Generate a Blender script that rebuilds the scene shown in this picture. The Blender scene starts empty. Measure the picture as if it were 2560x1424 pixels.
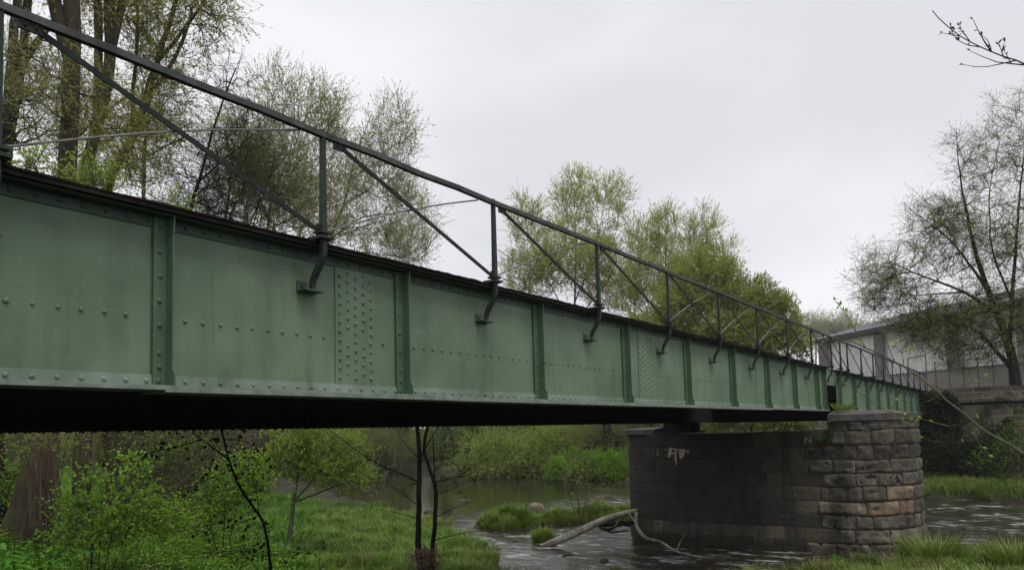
import bpy, math, random
import numpy as np

# ------------------------------------------------------------------ camera, sky, sun, exposure
SC = bpy.context.scene
COL = SC.collection
EYE = 3.7                                   # camera height over the water (water = z 0)
YAW, PITCH, ROLL, FPX, PPY = 0.6107, 0.0736, -0.026, 1850.0, 940.5

def cam_axes():
    f = np.array([math.cos(YAW)*math.cos(PITCH), math.sin(YAW)*math.cos(PITCH), math.sin(PITCH)])
    r = np.array([math.sin(YAW), -math.cos(YAW), 0.0])
    u = np.cross(r, f)
    c, s = math.cos(ROLL), math.sin(ROLL)
    return c*r + s*u, -s*r + c*u, f
RIGHT, UP, FWD = cam_axes()

import mathutils
cam = bpy.data.cameras.new('camera')
cam.sensor_fit = 'HORIZONTAL'; cam.sensor_width = 36.0
cam.lens = FPX/2560*36.0
cam.shift_y = (PPY-712.0)/2560
cam.clip_start = 0.05; cam.clip_end = 3000
camo = bpy.data.objects.new('camera', cam); COL.objects.link(camo)
M = mathutils.Matrix((( RIGHT[0], UP[0], -FWD[0], 0), (RIGHT[1], UP[1], -FWD[1], 0),
                      (RIGHT[2], UP[2], -FWD[2], EYE), (0, 0, 0, 1)))
camo.matrix_world = M
SC.camera = camo

SUN_EL, SUN_AZ = math.radians(64), math.radians(-112)      # azimuth measured from +X towards +Y
world = bpy.data.worlds.new('World'); SC.world = world; world.use_nodes = True
wn, wl = world.node_tree.nodes, world.node_tree.links
wn.clear()
wo = wn.new('ShaderNodeOutputWorld')
sky = wn.new('ShaderNodeTexSky'); sky.sky_type = 'NISHITA'; sky.sun_disc = False
sky.sun_elevation = SUN_EL; sky.sun_rotation = math.pi/2 - SUN_AZ
bg1 = wn.new('ShaderNodeBackground'); bg1.inputs[1].default_value = 0.08
wl.new(sky.outputs[0], bg1.inputs[0])
tc = wn.new('ShaderNodeTexCoord')
mp = wn.new('ShaderNodeMapping'); mp.inputs['Scale'].default_value = (1.0, 1.0, 2.2)
wl.new(tc.outputs['Generated'], mp.inputs[0])
nz = wn.new('ShaderNodeTexNoise'); nz.inputs['Scale'].default_value = 1.7; nz.inputs['Detail'].default_value = 4
nz.inputs['Roughness'].default_value = 0.45
wl.new(mp.outputs[0], nz.inputs[0])
cr = wn.new('ShaderNodeValToRGB')
cr.color_ramp.elements[0].position = 0.36; cr.color_ramp.elements[0].color = (0.525, 0.522, 0.55, 1)
cr.color_ramp.elements[1].position = 0.62; cr.color_ramp.elements[1].color = (0.65, 0.648, 0.666, 1)
wl.new(nz.outputs[0], cr.inputs[0])
bg2 = wn.new('ShaderNodeBackground'); bg2.inputs[1].default_value = 1.0
wl.new(cr.outputs[0], bg2.inputs[0])
mx = wn.new('ShaderNodeMixShader'); mx.inputs[0].default_value = 0.94
wl.new(bg1.outputs[0], mx.inputs[1]); wl.new(bg2.outputs[0], mx.inputs[2]); wl.new(mx.outputs[0], wo.inputs[0])

sun = bpy.data.lights.new('sun', 'SUN'); sun.energy = 1.5; sun.angle = math.radians(24); sun.color = (1.0, 0.97, 0.93)
suno = bpy.data.objects.new('sun', sun); COL.objects.link(suno)
sd = mathutils.Vector((math.cos(SUN_EL)*math.cos(SUN_AZ), math.cos(SUN_EL)*math.sin(SUN_AZ), math.sin(SUN_EL)))
suno.rotation_euler = sd.to_track_quat('Z', 'Y').to_euler()
suno.location = (0, -30, 60)
SC.view_settings.view_transform = 'Standard'; SC.view_settings.look = 'None'
SC.view_settings.exposure = 0.6; SC.view_settings.gamma = 1.0
SC.render.engine = 'CYCLES'
SC.cycles.max_bounces = 6; SC.cycles.volume_bounces = 0; SC.cycles.transparent_max_bounces = 8
SC.cycles.caustics_reflective = False; SC.cycles.caustics_refractive = False

# ------------------------------------------------------------------ helpers
RNG = np.random.default_rng(7); random.seed(5)
_tab = np.random.default_rng(3).random((256, 256))
def vn(x, y, seed=0):
    """smooth value noise 0..1"""
    x = np.asarray(x, float) + seed*17.13; y = np.asarray(y, float) + seed*9.71
    xi = np.floor(x).astype(int); yi = np.floor(y).astype(int)
    fx = x-xi; fy = y-yi
    fx = fx*fx*(3-2*fx); fy = fy*fy*(3-2*fy)
    g = lambda a, b: _tab[a & 255, b & 255]
    return (g(xi, yi)*(1-fx)+g(xi+1, yi)*fx)*(1-fy) + (g(xi, yi+1)*(1-fx)+g(xi+1, yi+1)*fx)*fy
def fbm(x, y, seed=0, o=3):
    s = 0; a = 0.5; t = 0
    for k in range(o):
        s = s + a*vn(np.asarray(x)*2**k, np.asarray(y)*2**k, seed+k*5); t += a; a *= 0.5
    return s/t

def ray(x, y):
    return RIGHT*(x-1280)/FPX - UP*(y-PPY)/FPX + FWD
def at(x, y, d):
    """world point seen at photo pixel x, y at horizontal distance d"""
    v = ray(x, y); return np.array([0, 0, EYE]) + v*d/math.hypot(v[0], v[1])
def mpp(x, d):
    """metres per photo pixel at pixel column x, horizontal distance d"""
    v = ray(x, 1080); return d/math.hypot(v[0], v[1])/FPX

def unit(v):
    v = np.asarray(v, float); n = np.linalg.norm(v, axis=-1, keepdims=True); return v/np.maximum(n, 1e-9)

class MB:
    def __init__(s): s.v = []; s.f = []; s.t = []; s.n = 0
    def add(s, v, faces, tint=0.5):
        v = np.asarray(v, float).reshape(-1, 3)
        s.v.append(v)
        for k in (faces if isinstance(faces, list) else [faces]):
            s.f.append(np.asarray(k, int)+s.n)
        s.t.append(np.broadcast_to(np.asarray(tint, float), (len(v),)))
        s.n += len(v); return s
    def box(s, x0, x1, y0, y1, z0, z1, tint=0.5):
        v = [(x, y, z) for x in (x0, x1) for y in (y0, y1) for z in (z0, z1)]
        return s.add(v, np.array([(0, 1, 3, 2), (4, 6, 7, 5), (0, 4, 5, 1), (2, 3, 7, 6), (0, 2, 6, 4), (1, 5, 7, 3)]), tint)
    def bar(s, a, b, w, h, up=(0, 0, 1), tint=0.5, w2=None, h2=None):
        """rectangular bar from a to b; w across, h along up"""
        a = np.asarray(a, float); b = np.asarray(b, float); d = unit(b-a)
        sx = unit(np.cross(d, up)); uy = np.cross(sx, d)
        w2 = w if w2 is None else w2; h2 = h if h2 is None else h2
        v = [p+sx*i*ww/2+uy*j*hh/2 for p, ww, hh in ((a, w, h), (b, w2, h2)) for i, j in ((-1, -1), (1, -1), (1, 1), (-1, 1))]
        return s.add(v, np.array([(0, 1, 2, 3), (7, 6, 5, 4), (0, 4, 5, 1), (1, 5, 6, 2), (2, 6, 7, 3), (3, 7, 4, 0)]), tint)
    def sweep(s, pts, w, h, up=(1, 0, 0), tint=0.5):
        pts = np.asarray(pts, float); n = len(pts); ws = np.broadcast_to(w, (n,)); hs = np.broadcast_to(h, (n,))
        V = []
        for i, p in enumerate(pts):
            d = unit(pts[min(i+1, n-1)]-pts[max(i-1, 0)]); sx = unit(np.cross(d, up)); uy = np.cross(sx, d)
            for a, b in ((-1, -1), (1, -1), (1, 1), (-1, 1)): V.append(p+sx*a*ws[i]/2+uy*b*hs[i]/2)
        F = [(4*i+k, 4*i+4+k, 4*i+4+(k+1) % 4, 4*i+(k+1) % 4) for i in range(n-1) for k in range(4)]
        F += [(0, 1, 2, 3), (4*n-1, 4*n-2, 4*n-3, 4*n-4)]
        return s.add(V, np.array(F), tint)
    def tube(s, pts, rad, n=8, tint=0.5, rough=0.0, flare=None, seed=0):
        pts = np.asarray(pts, float); m = len(pts); rad = np.broadcast_to(np.asarray(rad, float), (m,))
        d = np.gradient(pts, axis=0); d = unit(d)
        ref = np.array([0.31, 0.95, 0.05]); u = unit(np.cross(d, ref)); w = np.cross(d, u)
        a = np.arange(n)*2*math.pi/n
        R = np.repeat(rad[:, None], n, 1)
        if rough: R = R*(1+rough*(vn(np.cos(a)[None]*1.5+np.arange(m)[:, None]*0.15, np.sin(a)[None]*1.5+seed, seed)-0.5)*2)
        if flare is not None: R = R*flare(np.arange(m)[:, None]/(m-1), a[None])
        V = pts[:, None] + u[:, None]*np.cos(a)[None, :, None]*R[..., None] + w[:, None]*np.sin(a)[None, :, None]*R[..., None]
        i, k = np.meshgrid(np.arange(m-1), np.arange(n), indexing='ij'); k2 = (k+1) % n
        F = np.stack([i*n+k, i*n+k2, (i+1)*n+k2, (i+1)*n+k], -1).reshape(-1, 4)
        fs = [F]
        cap = len(V.reshape(-1, 3))
        VV = np.vstack([V.reshape(-1, 3), pts[-1:]])
        kk = np.arange(n); fs.append(np.stack([(m-1)*n+kk, (m-1)*n+(kk+1) % n, np.full(n, cap)], -1))
        return s.add(VV, fs, tint)
    def frusta(s, A, B, ra, rb, n=3, tint=0.5):
        A = np.asarray(A, float); B = np.asarray(B, float)
        if len(A) == 0: return s
        d = unit(B-A); ref = np.where(np.abs(d[:, 2:3]) > 0.85, [[1.0, 0.2, 0]], [[0, 0.1, 1.0]])
        u = unit(np.cross(d, ref)); w = np.cross(d, u); a = np.arange(n)*2*math.pi/n
        rg = u[:, None]*np.cos(a)[None, :, None] + w[:, None]*np.sin(a)[None, :, None]
        V = np.stack([A[:, None]+rg*np.reshape(ra, (-1, 1, 1)), B[:, None]+rg*np.reshape(rb, (-1, 1, 1))], 1)
        m = len(A); k = np.arange(n); k2 = (k+1) % n
        F = np.stack([k, k2, n+k2, n+k], -1)[None] + (np.arange(m)*2*n)[:, None, None]
        t = np.repeat(np.broadcast_to(tint, (m,)), 2*n)
        return s.add(V.reshape(-1, 3), F.reshape(-1, 4), t)
    def leaves(s, P, D, L, W, rng, tint, fold=0.15):
        P = np.asarray(P, float); m = len(P)
        if m == 0: return s
        D = unit(D); sd = unit(np.cross(D, np.array([0, 0, 1.0])+rng.normal(size=(m, 3))*0.55)); nn = np.cross(D, sd); fl = np.sign(nn[:, 2:3]); fl[fl == 0] = 1; nn = -nn*fl
        L = np.broadcast_to(L, (m,))[:, None]; W = np.broadcast_to(W, (m,))[:, None]
        mid = P + D*L*0.45 - nn*L*fold
        V = np.stack([P, mid+sd*W/2, P+D*L, mid-sd*W/2], 1).reshape(-1, 3)
        F = np.arange(4*m).reshape(-1, 4)
        return s.add(V, F, np.repeat(np.broadcast_to(tint, (m,)), 4))
    def build(s, name, mat, parent=None, base=None, smooth=False):
        V = np.vstack(s.v) if s.v else np.zeros((0, 3))
        if base is None and parent is not None: base = BASE[parent.name]
        if base is not None: V = V - np.asarray(base, float)
        me = bpy.data.meshes.new(name)
        tot = [np.full(len(f), f.shape[1]) for f in s.f]; tot = np.concatenate(tot) if tot else np.zeros(0, int)
        loops = np.concatenate([f.ravel() for f in s.f]) if s.f else np.zeros(0, int)
        me.vertices.add(len(V)); me.vertices.foreach_set('co', V.ravel().astype(np.float32))
        me.loops.add(len(loops)); me.loops.foreach_set('vertex_index', loops.astype(np.int32))
        me.polygons.add(len(tot))
        me.polygons.foreach_set('loop_start', np.concatenate([[0], np.cumsum(tot)[:-1]]).astype(np.int32))
        at_ = me.attributes.new('tint', 'FLOAT', 'POINT')
        at_.data.foreach_set('value', np.concatenate(s.t).astype(np.float32))
        me.update(calc_edges=True)
        me.polygons.foreach_set('use_smooth', np.full(len(tot), bool(smooth)))
        me.materials.append(mat)
        o = bpy.data.objects.new(name, me); COL.objects.link(o)
        if parent is not None: o.parent = parent
        elif base is not None: o.location = [float(c) for c in base]
        BASE[o.name] = np.zeros(3) if base is None else np.asarray(base, float)
        return o
BASE = {}
def thing(name, label, cat, loc, group=None):
    o = bpy.data.objects.new(name, None); COL.objects.link(o)
    o.empty_display_size = 0.3
    o.location = [float(c) for c in loc]; BASE[o.name] = np.asarray(loc, float)
    return tag(o, label, cat, group)
def tag(o, label=None, cat=None, group=None, kind=None):
    if label: o['label'] = label
    if cat: o['category'] = cat
    if group: o['group'] = group
    if kind: o['kind'] = kind
    return o
def dup(o, parent, dx):
    c = o.copy(); COL.objects.link(c); c.parent = parent
    c.location = (o.location[0]+dx, o.location[1], o.location[2]); BASE[c.name] = BASE[o.name]
    for ch in list(o.children):
        d = ch.copy(); COL.objects.link(d); d.parent = c
    return c

# ------------------------------------------------------------------ materials
class NT:
    def __init__(s, name):
        s.m = bpy.data.materials.new(name); s.m.use_nodes = True
        s.t = s.m.node_tree; s.n = s.t.nodes; s.l = s.t.links
        s.p = s.n['Principled BSDF']; s.out = s.n['Material Output']
        s.co = s.n.new('ShaderNodeTexCoord').outputs['Object']
    def link(s, a, b): s.l.new(a, b)
    def noise(s, scale, detail=4, rough=0.55, stretch=None, loc=None, dist=0):
        n = s.n.new('ShaderNodeTexNoise'); n.inputs['Scale'].default_value = scale
        n.inputs['Detail'].default_value = detail; n.inputs['Roughness'].default_value = rough; n.inputs['Distortion'].default_value = dist
        c = s.co
        if stretch or loc:
            m = s.n.new('ShaderNodeMapping')
            if stretch: m.inputs['Scale'].default_value = stretch
            if loc: m.inputs['Location'].default_value = loc
            s.link(c, m.inputs[0]); c = m.outputs[0]
        s.link(c, n.inputs['Vector']); return n.outputs[0]
    def ramp(s, fac, stops):
        r = s.n.new('ShaderNodeValToRGB'); e = r.color_ramp.elements
        while len(e) < len(stops): e.new(0.5)
        for i, (p, c) in enumerate(stops):
            e[i].position = p; e[i].color = (c if isinstance(c, tuple) else (c, c, c)) + (1,)
        s.link(fac, r.inputs[0]); return r.outputs[0]
    def mix(s, fac, a, b, mode='MIX'):
        m = s.n.new('ShaderNodeMix'); m.data_type = 'RGBA'; m.blend_type = mode
        for sock, v in ((m.inputs[0], fac), (m.inputs[6], a), (m.inputs[7], b)):
            if isinstance(v, (int, float)): sock.default_value = v
            elif isinstance(v, tuple): sock.default_value = v+(1,)
            else: s.link(v, sock)
        return m.outputs[2]
    def math(s, op, a, b=0.0, c=None):
        m = s.n.new('ShaderNodeMath'); m.operation = op
        for i, v in enumerate((a, b) if c is None else (a, b, c)):
            if isinstance(v, (int, float)): m.inputs[i].default_value = v
            else: s.link(v, m.inputs[i])
        return m.outputs[0]
    def attr(s, name='tint'):
        a = s.n.new('ShaderNodeAttribute'); a.attribute_name = name; return a.outputs['Fac']
    def xyz(s, sock=None):
        x = s.n.new('ShaderNodeSeparateXYZ'); s.link(sock or s.co, x.inputs[0]); return x.outputs
    def geo(s, what='Normal'):
        return s.n.new('ShaderNodeNewGeometry').outputs[what]
    def bump(s, h, strength=0.3, dist=0.02, prev=None):
        b = s.n.new('ShaderNodeBump'); b.inputs['Strength'].default_value = strength; b.inputs['Distance'].default_value = dist
        s.link(h, b.inputs['Height'])
        if prev: s.link(prev, b.inputs['Normal'])
        s.link(b.outputs[0], s.p.inputs['Normal']); return b.outputs[0]
    def done(s, color, rough=0.6, spec=0.5, metal=0.0):
        for sock, v in ((s.p.inputs['Base Color'], color), (s.p.inputs['Roughness'], rough)):
            if isinstance(v, tuple): sock.default_value = v+(1,)
            elif isinstance(v, (int, float)): sock.default_value = v
            else: s.link(v, sock)
        s.p.inputs['Specular IOR Level'].default_value = spec; s.p.inputs['Metallic'].default_value = metal
        return s.m

def paint_mat(name, base, light, dark, dirt=0.5, up_dirt=None):
    t = NT(name)
    big = t.noise(0.9, 5, 0.6)
    c = t.mix(t.ramp(big, [(0.36, 0.0), (0.64, 1.0)]), base, light)
    sc = t.noise(4.0, 6, 0.8, stretch=(0.35, 1.0, 1.0), loc=(4, 4, 9))
    c = t.mix(t.math('MULTIPLY', t.ramp(sc, [(0.57, 0.0), (0.68, 1.0)]), 0.30), c, t.mix(0.5, light, (0.30, 0.33, 0.29)))
    st = t.noise(5.0, 4, 0.6, stretch=(1.0, 1.0, 0.09))             # rain streaks
    c = t.mix(t.math('MULTIPLY', t.ramp(st, [(0.5, 0.0), (0.75, 1.0)]), 0.75*dirt), c, dark)
    st2 = t.noise(11.0, 3, 0.6, stretch=(1.0, 1.0, 0.12), loc=(5, 1, 3))
    c = t.mix(t.math('MULTIPLY', t.ramp(st2, [(0.56, 0.0), (0.75, 1.0)]), 0.35), c, light)
    sp = t.noise(22.0, 3, 0.7)
    c = t.mix(t.math('MULTIPLY', t.ramp(sp, [(0.62, 0.0), (0.75, 1.0)]), 0.5*dirt), c, dark)
    rs = t.math('MULTIPLY', t.ramp(t.noise(2.1, 5, 0.7, loc=(3, 7, 1)), [(0.66, 0.0), (0.73, 1.0)]), t.ramp(t.noise(17, 4, 0.7), [(0.45, 0.0), (0.6, 1.0)]))
    c = t.mix(t.math('MULTIPLY', rs, 0.8), c, (0.05, 0.026, 0.014))
    lz = t.xyz()[2]
    ft = t.math('MULTIPLY', t.ramp(lz, [(0.0, 1.0), (0.32, 0.0)]), t.ramp(t.noise(2.3, 6, 0.75, stretch=(1, 1, 0.5), loc=(1, 4, 2)), [(0.54, 0.0), (0.66, 1.0)]))
    c = t.mix(t.math('MULTIPLY', ft, 0.75), c, (0.075, 0.05, 0.032))
    run = t.math('MULTIPLY', t.ramp(t.noise(8.0, 3, 0.6, stretch=(1.0, 1.0, 0.05), loc=(8, 2, 2)), [(0.63, 0.0), (0.72, 1.0)]), t.ramp(t.noise(1.3, 3), [(0.45, 0.0), (0.6, 1.0)]))
    c = t.mix(t.math('MULTIPLY', run, 0.4), c, (0.045, 0.04, 0.028))
    t.bump(t.noise(60, 3, 0.6), 0.12, 0.004, t.bump(t.noise(2.0, 2, 0.5), 0.2, 0.03))
    return t.done(c, t.ramp(t.noise(3, 4), [(0.3, 0.42), (0.7, 0.62)]), 0.4)
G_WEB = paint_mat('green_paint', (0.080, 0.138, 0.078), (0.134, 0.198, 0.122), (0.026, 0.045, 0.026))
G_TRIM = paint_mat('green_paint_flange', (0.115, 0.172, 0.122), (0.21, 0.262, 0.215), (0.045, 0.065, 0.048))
G_SHADED = paint_mat('shaded_green_paint', (0.022, 0.046, 0.027), (0.042, 0.074, 0.048), (0.025, 0.045, 0.032))  # same green paint, darkened to paint in the shade below the top flange
def iron_mat(name, a, b, rust):
    t = NT(name)
    c = t.mix(t.ramp(t.noise(6, 5, 0.65), [(0.35, 0.0), (0.68, 1.0)]), a, b)
    c = t.mix(t.math('MULTIPLY', t.ramp(t.noise(3.1, 5, 0.7, loc=(2, 5, 8)), [(0.58, 0.0), (0.7, 1.0)]), 0.55), c, rust)
    t.bump(t.noise(45, 4, 0.65), 0.35, 0.006)
    return t.done(c, 0.68, 0.2)
RAILM = iron_mat('weathered_rail_iron', (0.036, 0.041, 0.038), (0.085, 0.094, 0.091), (0.03, 0.02, 0.014))
BRACE = iron_mat('dark_brace_iron', (0.008, 0.012, 0.009), (0.022, 0.03, 0.025), (0.045, 0.025, 0.016))
RODM = iron_mat('pale_rod_iron', (0.10, 0.10, 0.095), (0.2, 0.2, 0.195), (0.07, 0.045, 0.035))
RUSTD = iron_mat('rusty_flange_iron', (0.010, 0.010, 0.009), (0.028, 0.025, 0.021), (0.03, 0.017, 0.012))
RUSTD.node_tree.nodes['Principled BSDF'].inputs['Specular IOR Level'].default_value = 0.12; RUSTD.node_tree.nodes['Principled BSDF'].inputs['Roughness'].default_value = 0.85
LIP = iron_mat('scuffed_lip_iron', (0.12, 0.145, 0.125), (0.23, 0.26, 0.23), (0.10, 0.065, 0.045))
BLACKI = iron_mat('black_iron', (0.012, 0.013, 0.012), (0.025, 0.026, 0.024), (0.02, 0.014, 0.01))  # near-black iron for deck, cross beams, far girder and bearing

def bark_mat(name, a, b, moss=None, mossamt=0.4, scale=6.0):
    t = NT(name)
    f = t.noise(scale, 6, 0.7, stretch=(1, 1, 0.22))
    c = t.mix(t.ramp(f, [(0.36, 0.0), (0.64, 1.0)]), a, b)
    if moss:
        c = t.mix(t.math('MULTIPLY', t.ramp(t.noise(1.1, 5, 0.65), [(0.45, 0.0), (0.62, 1.0)]), mossamt), c, moss)
    t.bump(t.noise(scale*2, 6, 0.75, stretch=(1, 1, 0.15)), 0.9, 0.05)
    return t.done(c, 0.85, 0.2)
BK_BIG = bark_mat('poplar_bark', (0.02, 0.017, 0.012), (0.066, 0.056, 0.038), (0.075, 0.072, 0.018), 0.85)
BK_DARK = bark_mat('dark_bark', (0.014, 0.012, 0.010), (0.045, 0.037, 0.030))
BK_MID = bark_mat('brown_bark', (0.03, 0.025, 0.017), (0.085, 0.073, 0.05), (0.06, 0.065, 0.025), 0.4)
BK_OLIVE = bark_mat('olive_bark', (0.045, 0.045, 0.028), (0.12, 0.115, 0.075))
BK_BLACK = bark_mat('wet_black_bark', (0.006, 0.006, 0.006), (0.02, 0.018, 0.016))
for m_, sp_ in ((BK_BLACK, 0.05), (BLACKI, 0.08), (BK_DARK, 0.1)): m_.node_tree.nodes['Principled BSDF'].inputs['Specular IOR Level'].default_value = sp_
BK_RED = bark_mat('reddish_stem', (0.05, 0.022, 0.015), (0.10, 0.05, 0.035))
DEADW = bark_mat('bleached_wood', (0.20, 0.18, 0.15), (0.46, 0.43, 0.37), (0.07, 0.06, 0.05), 0.7, 9)
STRAW = bark_mat('dry_straw', (0.20, 0.15, 0.08), (0.36, 0.29, 0.17))
VINE = bark_mat('dry_vine', (0.07, 0.05, 0.033), (0.19, 0.145, 0.1))

def leaf_mat(name, a, b, trans=0.5, rough=0.55, spec=0.3):
    t = NT(name)
    c = t.mix(t.attr(), a, b)
    t.done(c, rough, spec)
    tr = t.n.new('ShaderNodeBsdfTranslucent'); t.link(t.mix(0.5, c, t.mix(1.0, c, (1.0, 1.0, 0.55), 'MULTIPLY')), tr.inputs[0])
    m = t.n.new('ShaderNodeMixShader'); m.inputs[0].default_value = trans
    t.link(t.p.outputs[0], m.inputs[1]); t.link(tr.outputs[0], m.inputs[2]); t.link(m.outputs[0], t.out.inputs[0])
    return t.m
TW_MIST = bark_mat('mist_grey_twig', (0.26, 0.25, 0.24), (0.40, 0.39, 0.37))  # pale tone paints mist into the far twigs
TW_PALE = bark_mat('pale_twig', (0.115, 0.112, 0.06), (0.245, 0.24, 0.14))
TW_BROWN = bark_mat('brown_twig', (0.055, 0.046, 0.035), (0.12, 0.10, 0.078))
LF_YEL = leaf_mat('yellow_green_leaf', (0.19, 0.20, 0.03), (0.43, 0.43, 0.085))
LF_FRESH = leaf_mat('fresh_green_leaf', (0.075, 0.175, 0.012), (0.27, 0.45, 0.05))
LF_PALE = leaf_mat('pale_willow_leaf', (0.23, 0.25, 0.09), (0.46, 0.46, 0.19))
LF_BRIGHT = leaf_mat('bright_green_leaf', (0.20, 0.265, 0.055), (0.42, 0.465, 0.13))
LF_SPRING = leaf_mat('spring_leaf', (0.17, 0.27, 0.04), (0.40, 0.50, 0.11))
LF_WOOD = leaf_mat('woodland_leaf', (0.06, 0.115, 0.025), (0.22, 0.33, 0.075))
LF_CENTRE = leaf_mat('soft_spring_leaf', (0.29, 0.36, 0.085), (0.55, 0.60, 0.19))
LF_OLIVE = leaf_mat('olive_leaf', (0.12, 0.14, 0.045), (0.30, 0.32, 0.11))
LF_DARK = leaf_mat('dark_leaf', (0.02, 0.026, 0.012), (0.06, 0.065, 0.03), 0.3)
LF_DEEP = leaf_mat('deep_green_leaf', (0.022, 0.055, 0.014), (0.06, 0.13, 0.03))
LF_BUD = leaf_mat('opening_bud_leaf', (0.04, 0.045, 0.03), (0.10, 0.11, 0.05), 0.3)
LF_IVY = leaf_mat('ivy_leaf', (0.012, 0.02, 0.009), (0.04, 0.055, 0.02), 0.15)
LF_HOG = leaf_mat('hogweed_leaf', (0.035, 0.13, 0.012), (0.09, 0.23, 0.02), 0.25, 0.7, 0.08)
GRASS = leaf_mat('grass_blade', (0.026, 0.085, 0.006), (0.19, 0.37, 0.032), 0.3, 0.5, 0.3)
SEDGE = leaf_mat('sedge_blade', (0.055, 0.105, 0.014), (0.25, 0.325, 0.062), 0.3, 0.5, 0.3)
DRYG = leaf_mat('dry_grass_blade', (0.13, 0.095, 0.05), (0.27, 0.215, 0.12), 0.2)
COVER = leaf_mat('ground_cover_leaf', (0.024, 0.090, 0.006), (0.17, 0.36, 0.035), 0.3)
LF_HAZE = leaf_mat('mist_paled_leaf', (0.34, 0.36, 0.24), (0.52, 0.53, 0.40))  # far leaf colour paled to carry the mist

# ------------------------------------------------------------------ terrain and water
_NE = np.array([(-400, 60), (-60, 30), (-20, 25), (-3, 23.7), (1, 23.2), (2.8, 22.2), (4.5, 19.8), (6.6, 16.6), (10.5, 15.4), (16, 19.6), (21, 23.3), (35, 32.0), (63, 47), (120, 60), (400, 60)])
_FE = np.array([(-400, 90), (-60, 50), (-20, 41.5), (3, 39.5), (10, 40.5), (25, 46.5), (45, 54), (63, 62), (80, 68), (120, 60), (400, 60)])
ISL = [(23.6, 16.9, 1.5, 0.42), (25.2, 15.8, 1.0, 0.3), (26.9, 14.6, 2.0, 0.36), (28.0, 13.6, 1.4, 0.3), (21.0, 13.6, 0.55, 0.16)]
def edge_d(x, y):
    """>0 on land: distance to near bank, and to far bank"""
    ne = np.interp(y, _NE[:, 0], _NE[:, 1]); fe = np.interp(y, _FE[:, 0], _FE[:, 1])
    return (ne-x)*0.85, (x-fe)*0.9
def ground(x, y):
    x = np.asarray(x, float); y = np.asarray(y, float)
    dn, df = edge_d(x, y)
    wob = (fbm(x*0.45, y*0.45, 1)-0.5)*2.4 + (fbm(x*1.4, y*1.4, 9)-0.5)*2.2
    dn = dn+wob; df = df+wob*0.8
    zn = np.interp(dn, [-6, -2, -0.4, 0, 0.7, 3, 4.5, 8, 11, 20, 60], [-1.2, -0.55, -0.2, 0.0, 0.12, 0.17, 0.36, 0.95, 1.2, 1.35, 1.6])
    # photographer's bank is higher
    near = np.clip((9-np.hypot(x, y*1.2))/6, 0, 1); zn = np.where(dn > 0, zn+near*0.8, zn)
    zf = np.interp(df, [-6, -2, -0.3, 0, 0.5, 3, 6, 12, 25, 120], [-1.2, -0.5, -0.15, 0.0, 0.3, 0.9, 1.6, 2.4, 3.2, 5.0])
    ledge = np.interp(df, [-6, -2, -0.3, 0, 0.4, 6.5, 8.5], [-1.2, -0.5, -0.15, 0, 0.3, 0.55, 1.5])
    k = np.clip((12-y)/4, 0, 1)*(x < 70)
    emb = np.clip((x-49.0)/1.2, 0, 1)
    zl = ledge*(1-emb) + 5.25*emb
    zf = np.where(x > 30, zf*(1-k)+zl*k, zf)
    z = np.maximum(zn, zf)
    for ix, iy, r, h in ISL:
        rr = np.hypot(x-ix, y-iy)/r*(0.8+0.4*vn(x*2, y*2, 4))
        z = np.maximum(z, h-1.0*rr**2*h*1.6)
    z = z + np.where(z > 0.05, (fbm(x*0.9, y*0.9, 3)-0.5)*0.34, 0) + (vn(x*3.1, y*3.1, 8)-0.5)*0.05
    return z
def gpt(px, d):
    """ground point at photo column px, horizontal distance d"""
    p = at(px, 1080, d); p[2] = float(ground(p[0], p[1])); return p

def axis(*segs):
    out = []
    for a, b, st in segs: out.append(np.arange(a, b, st))
    return np.concatenate(out+[[segs[-1][1]]])
def grid(xs, ys, zf, mb):
    X, Y = np.meshgrid(xs, ys, indexing='ij'); Z = zf(X, Y)
    n, m = X.shape
    i, j = np.meshgrid(np.arange(n-1), np.arange(m-1), indexing='ij')
    F = np.stack([i*m+j, (i+1)*m+j, (i+1)*m+j+1, i*m+j+1], -1).reshape(-1, 4)
    mb.add(np.stack([X, Y, Z], -1).reshape(-1, 3), F, 0.5)
t = NT('bank_soil')
c = t.mix(t.ramp(t.noise(0.7, 5, 0.6), [(0.36, 0.0), (0.62, 1.0)]), (0.02, 0.019, 0.010), (0.026, 0.045, 0.010))
c = t.mix(t.ramp(t.noise(7, 5, 0.7), [(0.42, 0.0), (0.66, 1.0)]), c, (0.06, 0.048, 0.03))
z = t.xyz(t.geo('Position'))[2]
c = t.mix(t.ramp(z, [(0.02, 1.0), (0.16, 0.0)]), c, (0.016, 0.013, 0.009))
t.bump(t.noise(9, 6, 0.75), 0.8, 0.08)
SOIL = t.done(c, 0.85, 0.25)
mb = MB()
grid(axis((-400, -60, 20), (-60, -4, 2), (-4, 50, 0.3), (50, 100, 1.0), (100, 400, 15)),
     axis((-400, -40, 20), (-40, -6, 2), (-6, 40, 0.3), (40, 100, 1.0), (100, 400, 15)), ground, mb)
tag(mb.build('ground', SOIL, smooth=True), kind='structure')

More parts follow.
